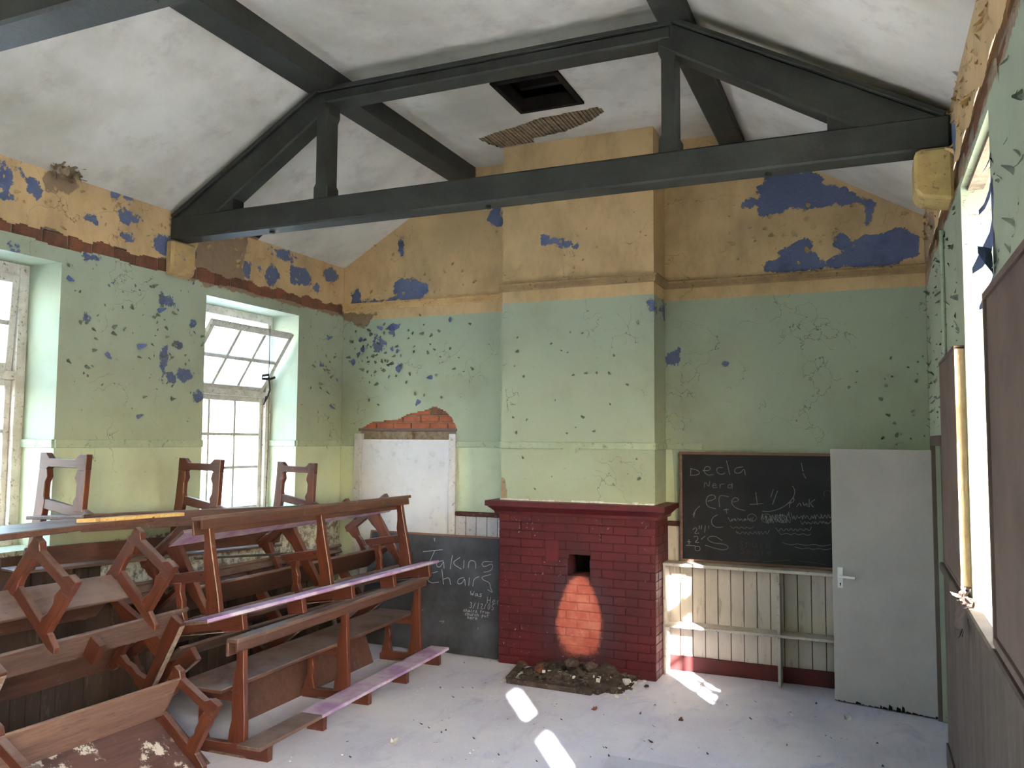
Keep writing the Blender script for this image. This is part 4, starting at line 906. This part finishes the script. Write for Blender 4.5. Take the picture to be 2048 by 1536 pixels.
flakes(wr, 'paint_flakes', M['flake_green'], 25, lambda: (random.uniform(2.6, 3.5), random.uniform(2.6, 3.3)), (-1, 0, 0), .01, .035, okR)
flakes(wr, 'paint_flakes', M['flake_yellow'], 160, lambda: (random.uniform(2.6, 7.3), random.uniform(3.5, 3.82)), (-1, 0, 0), .01, .04, okR)
mb = MB()
for y, z, s, an in ((3.54, 2.98, .10, -1.4), (3.52, 2.80, .17, -1.7), (3.55, 2.66, .12, 1.2), (3.53, 3.10, .07, -1.2), (3.54, 2.62, .12, -1.6)):
    tri_flake(mb, (XR, y, z), s, (-1, .1, 0), .35, an)
tag(mb.build('paint_flakes', M['flake_blue'], wr, 0, False), kind='stuff')

# ---------------------------------------------------------------- the church benches
# profile axes of a bench: x along it, y from kneeler side (0) to seat front, z up
FR = [0., 1.19, 2.38]; FT = .048
def ext(pts, s0, s1): return MB().prism(pts, lambda a, b: (s0, a, b), lambda a, b: (s1, a, b))
BM = {}
def bench_meshes():
    h = FT/2
    k1 = [(0,0),(.16,0),(.19,.014),(.44,.014),(.47,0),(.60,0),(.605,.05),(.58,.075),(.32,.078),(.17,.10),(0,.10)]
    BM['foot1'] = ext(k1, -h, h).mesh('foot', M['wood_foot'], .004)
    k2 = [(.195,0),(.25,0),(.285,.035),(.505,.035),(.54,0),(.605,0),(.605,.10),(.55,.108),(.53,.09),(.28,.09),(.26,.108),(.195,.10)]
    BM['foot2'] = ext(k2, -h, h).mesh('foot', M['wood_foot'], .004)
    p1 = [(.185,.078),(.315,.078),(.305,.16),(.288,.22),(.288,.47),(.27,.54),(.262,.60),(.262,.725),(.208,.725),(.204,.55),(.196,.40),(.186,.22)]
    BM['post1'] = ext(p1, -h+.001, h-.001).mesh('back_post', M['wood_post'], .005)
    p2 = [(.195,.098),(.268,.098),(.282,.15),(.262,.19),(.262,.27),(.275,.31),(.255,.45),(.225,.60),(.20,.745),(.145,.745),(.165,.55),(.185,.35)]
    BM['post2'] = ext(p2, -h+.001, h-.001).mesh('back_post', M['wood_post'], .005)
    l1 = [(.485,.07),(.585,.07),(.575,.13),(.552,.17),(.552,.28),(.57,.345),(.49,.345),(.506,.28),(.494,.22),(.506,.16)]
    BM['leg1'] = ext(l1, -h+.002, h-.002).mesh('front_leg', M['wood_post'], .004)
    l2 = [(.53,.098),(.605,.098),(.605,.36),(.535,.36),(.518,.30),(.538,.26),(.538,.19),(.518,.15)]
    BM['leg2'] = ext(l2, -h+.002, h-.002).mesh('front_leg', M['wood_post'], .004)
    b1 = [(.275,.335),(.60,.335),(.64,.36),(.655,.405),(.275,.405)]
    BM['brk1'] = ext(b1, -h+.005, h-.005).mesh('seat_bracket', M['wood_foot'], .004)
    b2 = [(.19,.285),(.30,.295),(.62,.345),(.70,.375),(.715,.405),(.66,.412),(.19,.345)]
    BM['brk2'] = ext(b2, -h+.005, h-.005).mesh('seat_bracket', M['wood_foot'], .004)
    BM['block'] = MB().box((-.024, 0, 0), (.024, .135, .10)).mesh('block', M['wood_foot'], .003)
    for s, e, nm in ((-.13, 2.50, 'kn'), (-.34, 2.50, 'knB')):
        BM[nm] = MB().box((s, -.02, .101), (e, .155, .123)).mesh('kneeler_board', M['wood_dusty'], .003)
    BM['seat1'] = MB().box((-.12, .292, .406), (2.48, .675, .432)).mesh('seat', M['wood_long'], .005)
    mb = ext([(.22,.352),(.715,.418),(.712,.444),(.217,.378)], -.10, 2.48); BM['seat2'] = mb.mesh('seat', M['wood_dusty'], .004)
    BM['seatD'] = ext([(.22,.352),(.715,.418),(.712,.444),(.217,.378)], -.10, 2.48).mesh('seat', M['stained'], .004)
    BM['seatG'] = ext([(.22,.352),(.42,.378),(.417,.40),(.217,.378)], .3, 2.48).mesh('seat', M['wood_dusty'], .004)
    BM['seatH'] = ext([(.22,.402),(.70,.372),(.70,.395),(.22,.425)], -.10, 2.48).mesh('seat', M['wood_dusty'], .004)
    BM['apron'] = MB().box((-.10, .70, .36), (2.48, .722, .47)).mesh('seat_apron', M['wood_dusty'], .004)
    BM['ledge'] = ext([(.135,.728),(.33,.735),(.33,.757),(.135,.75)], -.12, 2.50).mesh('ledge', M['wood_dusty'], .004)
    BM['rail'] = MB().box((-.10, .263, .635), (2.48, .283, .733)).mesh('back_rail', M['wood_long'], .004)
    BM['toprail'] = MB().box((-.12, .175, .725), (2.50, .26, .752)).mesh('ledge', M['wood_dusty'], .004)
    BM['fascia'] = MB().box((-.10, .192, .668), (2.48, .210, .726)).mesh('back_rail', M['wood_long'], .003)
    BM['rail2'] = ext([(.205,.60),(.225,.60),(.205,.73),(.185,.73)], -.08, 2.46).mesh('back_rail', M['wood_long'], .004)
    BM['ledge2'] = ext([(.04,.735),(.22,.745),(.22,.765),(.04,.755)], -.10, 2.48).mesh('ledge', M['wood_dusty'], .004)
    BM['lowboard'] = MB().box((-.05, .268, .03), (2.356, .286, .30)).mesh('low_back_board', M['wood_pale'], .003)
    BM['worn1'] = MB().box((-.022, .02, -.0015), (.022, .58, .0015)).mesh('worn_edge', M['bare_edge'])
    BM['bolt'] = MB().tube([(-FT/2-.004, 0, 0), (-FT/2+.002, 0, 0)], .008, 8).mesh('bolt', M['iron'])
bench_meshes()
def cloth(x0, x1, u0=-.024, u1=.159, z=.125):
    mb = MB(); n_ = 26; prof = [(u0-.002, z-.018), (u0-.002, z+.001), (u0+.004, z+.004), (u1-.004, z+.004), (u1+.002, z-.002)]
    k = len(prof)
    for i in range(n_+1):
        x = x0+(x1-x0)*i/n_
        for a, b in prof: mb.v.append((x, a, b+random.uniform(-.001, .0015)))
    for i in range(n_):
        for j in range(k-1): mb.f.append((i*k+j, (i+1)*k+j, (i+1)*k+j+1, i*k+j+1))
    return mb.mesh('kneeler_cover', M['purple'], 0, False)
def basis(yaw, pitch, phi, flip):
    s = Vector((-math.sin(yaw)*math.cos(pitch), math.cos(yaw)*math.cos(pitch), math.sin(pitch)))
    u0 = Vector((-math.cos(yaw), -math.sin(yaw), 0)); w0 = s.cross(u0)
    if flip: s = -s; u0 = -u0
    u = u0*math.cos(phi)+w0*math.sin(phi); return s, u, s.cross(u)
def bench(label, O, yaw, pitch, phi, flip=False, kind=1, cover=None, low=False, kn='kn', frames=FR, seat='seat2'):
    s, u, w_ = basis(yaw, pitch, phi, flip)
    m = Matrix((s, u, w_)).transposed().to_4x4(); m.translation = O
    r = empty('church_bench', mw=m); tag(r, label, 'bench', 'church benches heaped on the left')
    T = lambda x: Matrix.Translation((x, 0, 0))
    for x in frames:
        if kind == 1:
            f = link('foot', BM['foot1'], r, T(x)); link('back_post', BM['post1'], r, T(x)); link('front_leg', BM['leg1'], r, T(x)); b = link('seat_bracket', BM['brk1'], r, T(x))
            link('worn_edge', BM['worn1'], f)
            for uu in (.31, .61): link('bolt', BM['bolt'], b, Matrix.Translation((0, uu, .378)))
        else:
            f = link('foot', BM['foot2'], r, T(x)); link('back_post', BM['post2'], r, T(x)); link('front_leg', BM['leg2'], r, T(x)); link('seat_bracket', BM['brk2'], r, T(x))
    if kind == 1:
        for x in (.595, 1.785): link('block', BM['block'], r, T(x))
        kb = link('kneeler_board', BM[kn], r); (link('seat', BM['seat1'], r) if seat else None)
        link('ledge', BM['toprail'], r); link('back_rail', BM['fascia'], r); link('inner_rail', BM['rail'], r)
        if cover: tag(link('kneeler_cover', cloth(*cover), kb), 'faded purple cover')
    else:
        link('seat', BM[seat], r); link('back_rail', BM['rail2'], r)
        if seat == 'seatH': link('seat_apron', BM['apron'], r); link('ledge', BM['ledge2'], r)
        if low: link('low_back_board', BM['lowboard'], r)
    return r
bench('upright bench on the floor, purple-covered kneeler with bare brown end, nearest the fireplace', (-3.456, 4.255, 0), .037, 0, 0, cover=(.52, 2.51))
bench('upright bench stacked on top of another bench, lilac-covered kneeler hanging over its ledge', (-3.663, 4.244, .785), -.010, -.005, -.163, cover=(-.345, 2.51), kn='knB', seat=None)
bench('upside-down bench wedged behind the upper upright bench, purple kneeler strip up', (-4.336, 6.958, 1.475), -.068, .019, -2.519, True, cover=(-.13, 2.51))
bench('bench tipped on its seat edge near the left frame edge, block-studded kneeler underside showing', (-4.16, 1.778, .763), -.026, .016, -1.046)
bench('bench lying upside down lowest in the left foreground, pale board and open end frame showing', (-4.107, 1.613, .734), .020, -.02, 3.648, kind=2, low=True, seat='seatD')
bench('overturned bench high on the left of the heap with its crossed end frames showing', (-4.385, 1.538, 1.60), .02, -.022, 3.74, kind=2, frames=[.3, 1.68, 2.38], seat='seatG')
bench('upturned bench against the left wall, its three foot frames standing up below the windows', (-5.095, 3.718, 1.905), .017, -.046, 3.161, kind=2, seat='seatH')
bench('bench tipped over on the floor behind the lower upright bench, feet toward the viewer', (-4.283, 4.50, .473), -.002, .0, -.662)

# loose timbers of the heap
o = MB().box((-.21, -1.12, -.018), (.21, 1.12, .018)).build('plank', M['wood_long'], None, .005); o.location = (-4.31, 2.80, 1.478); o.rotation_euler = (.01, -.02, .03); tag(o, 'wide dark plank lying flat on top of the overturned left bench', 'plank')
pts = [(-.40, -.02), (-.31, .028), (-.26, .01), (-.2, .03), (.40, .035), (.40, -.03), (-.1, -.028), (-.18, -.012), (-.28, -.03)]
o = MB().prism(pts, lambda a, b: (b, a, -.011), lambda a, b: (b, a, .011)).build('broken_plank', M['splinter'], None, .002); o.location = (-4.16, 3.78, 1.512); o.rotation_euler = (-.03, 0, .05); tag(o, 'pale freshly splintered strip of wood lying across the top of the heap', 'plank')
o = MB().box((-.011, -.88, 0), (.011, .88, .30)).build('board', M['wood_long'], None, .004); o.location = (-4.115, 5.58, .0); o.rotation_euler = (0, -.35, .02); tag(o, 'wide dark board resting on the floor behind the legs of the lower upright bench', 'board')
o = MB().tube([(-4.35, 4.5, 1.16), (-4.5, 5.9, 1.02), (-4.5, 6.4, 1.0)], .010, 6).build('iron_bar', M['iron']); tag(o, 'thin dark iron bar poking through the heap of benches', 'bar')

# ---------------------------------------------------------------- debris on the floor
mb = MB()
for i in range(520):
    x = random.uniform(-3.4, .35); y = random.uniform(4.2, 7.1); sz = random.choice((.004, .005, .006, .008, .012)); a = random.random()*3.14
    if -2.9 < x < -1.7 and y > 6.4: continue
    if y > 6.9 and x > -1.6: continue
    c_, s2 = math.cos(a)*sz, math.sin(a)*sz; n0 = len(mb.v); t = random.uniform(.002, .006)
    mb.v += [(x+c_, y+s2, 0), (x-s2*.7, y+c_*.7, 0), (x-c_, y-s2, 0), (x+s2*.7, y-c_*.7, 0), (x, y, t)]
    mb.f += [(n0, n0+1, n0+4), (n0+1, n0+2, n0+4), (n0+2, n0+3, n0+4), (n0+3, n0, n0+4)]
tag(mb.build('plaster_crumbs', M['plaster_bit'], None, 0, False), 'tiny pale crumbs of plaster scattered over the floor', 'debris', kind='stuff')
mb = MB()
for i in range(120):
    x = random.uniform(-3.4, .35); y = random.uniform(4.3, 7.0); tri_flake(mb, (x, y, .001), random.uniform(.006, .02), (0, 0, 1), random.uniform(.2, .7), random.random()*6.28)
tag(mb.build('dark_litter', M['rubble'], None, 0, False), 'small dark flakes of paint and dirt lying on the floor', 'debris', kind='stuff')
for i, (x, y, a, l, lb) in enumerate(((-2.93, 4.80, .5, .10, 'curled pale paint chip on the floor near the purple kneeler'), (-1.36, 5.55, 2.2, .05, 'small twig on the floor right of the sunlit patch'), (-1.93, 6.02, .3, .07, 'bent splinter of wood lying between the sun patch and the hearth'), (-1.28, 6.05, .9, .06, 'brownish fragment in front of the shelves'), (-.55, 6.5, 1.4, .07, 'pale plaster scrap in front of the shelves upright'), (-.2, 6.55, .4, .10, 'long thin curl of paint before the open door'))):
    l *= .6; mb = MB(); tri_flake(mb, (0, 0, .002), l, (0, 0, 1), .35, 0); tri_flake(mb, (l*.3, l*.15, .004), l*.5, (.2, 0, 1), .6, 1.2)
    o = mb.build('floor_scrap', M['plaster_bit'] if 'pale' in lb or 'paint' in lb else M['brick_dirty'], None, 0, False); o.location = (x, y, 0); o.rotation_euler = (0, 0, a); tag(o, lb, 'scrap', 'larger scraps on the floor')
# sheets of hardboard laid over the floor
fl = bpy.data.objects['floor']
for a, b in (((-1.55, 4.0, .0), (-.62, 5.22, .003)), ((-.60, 4.0, .0), (.33, 5.30, .003))):
    MB().box(a, b).build('floor_sheet', M['sheet'], fl, .001)
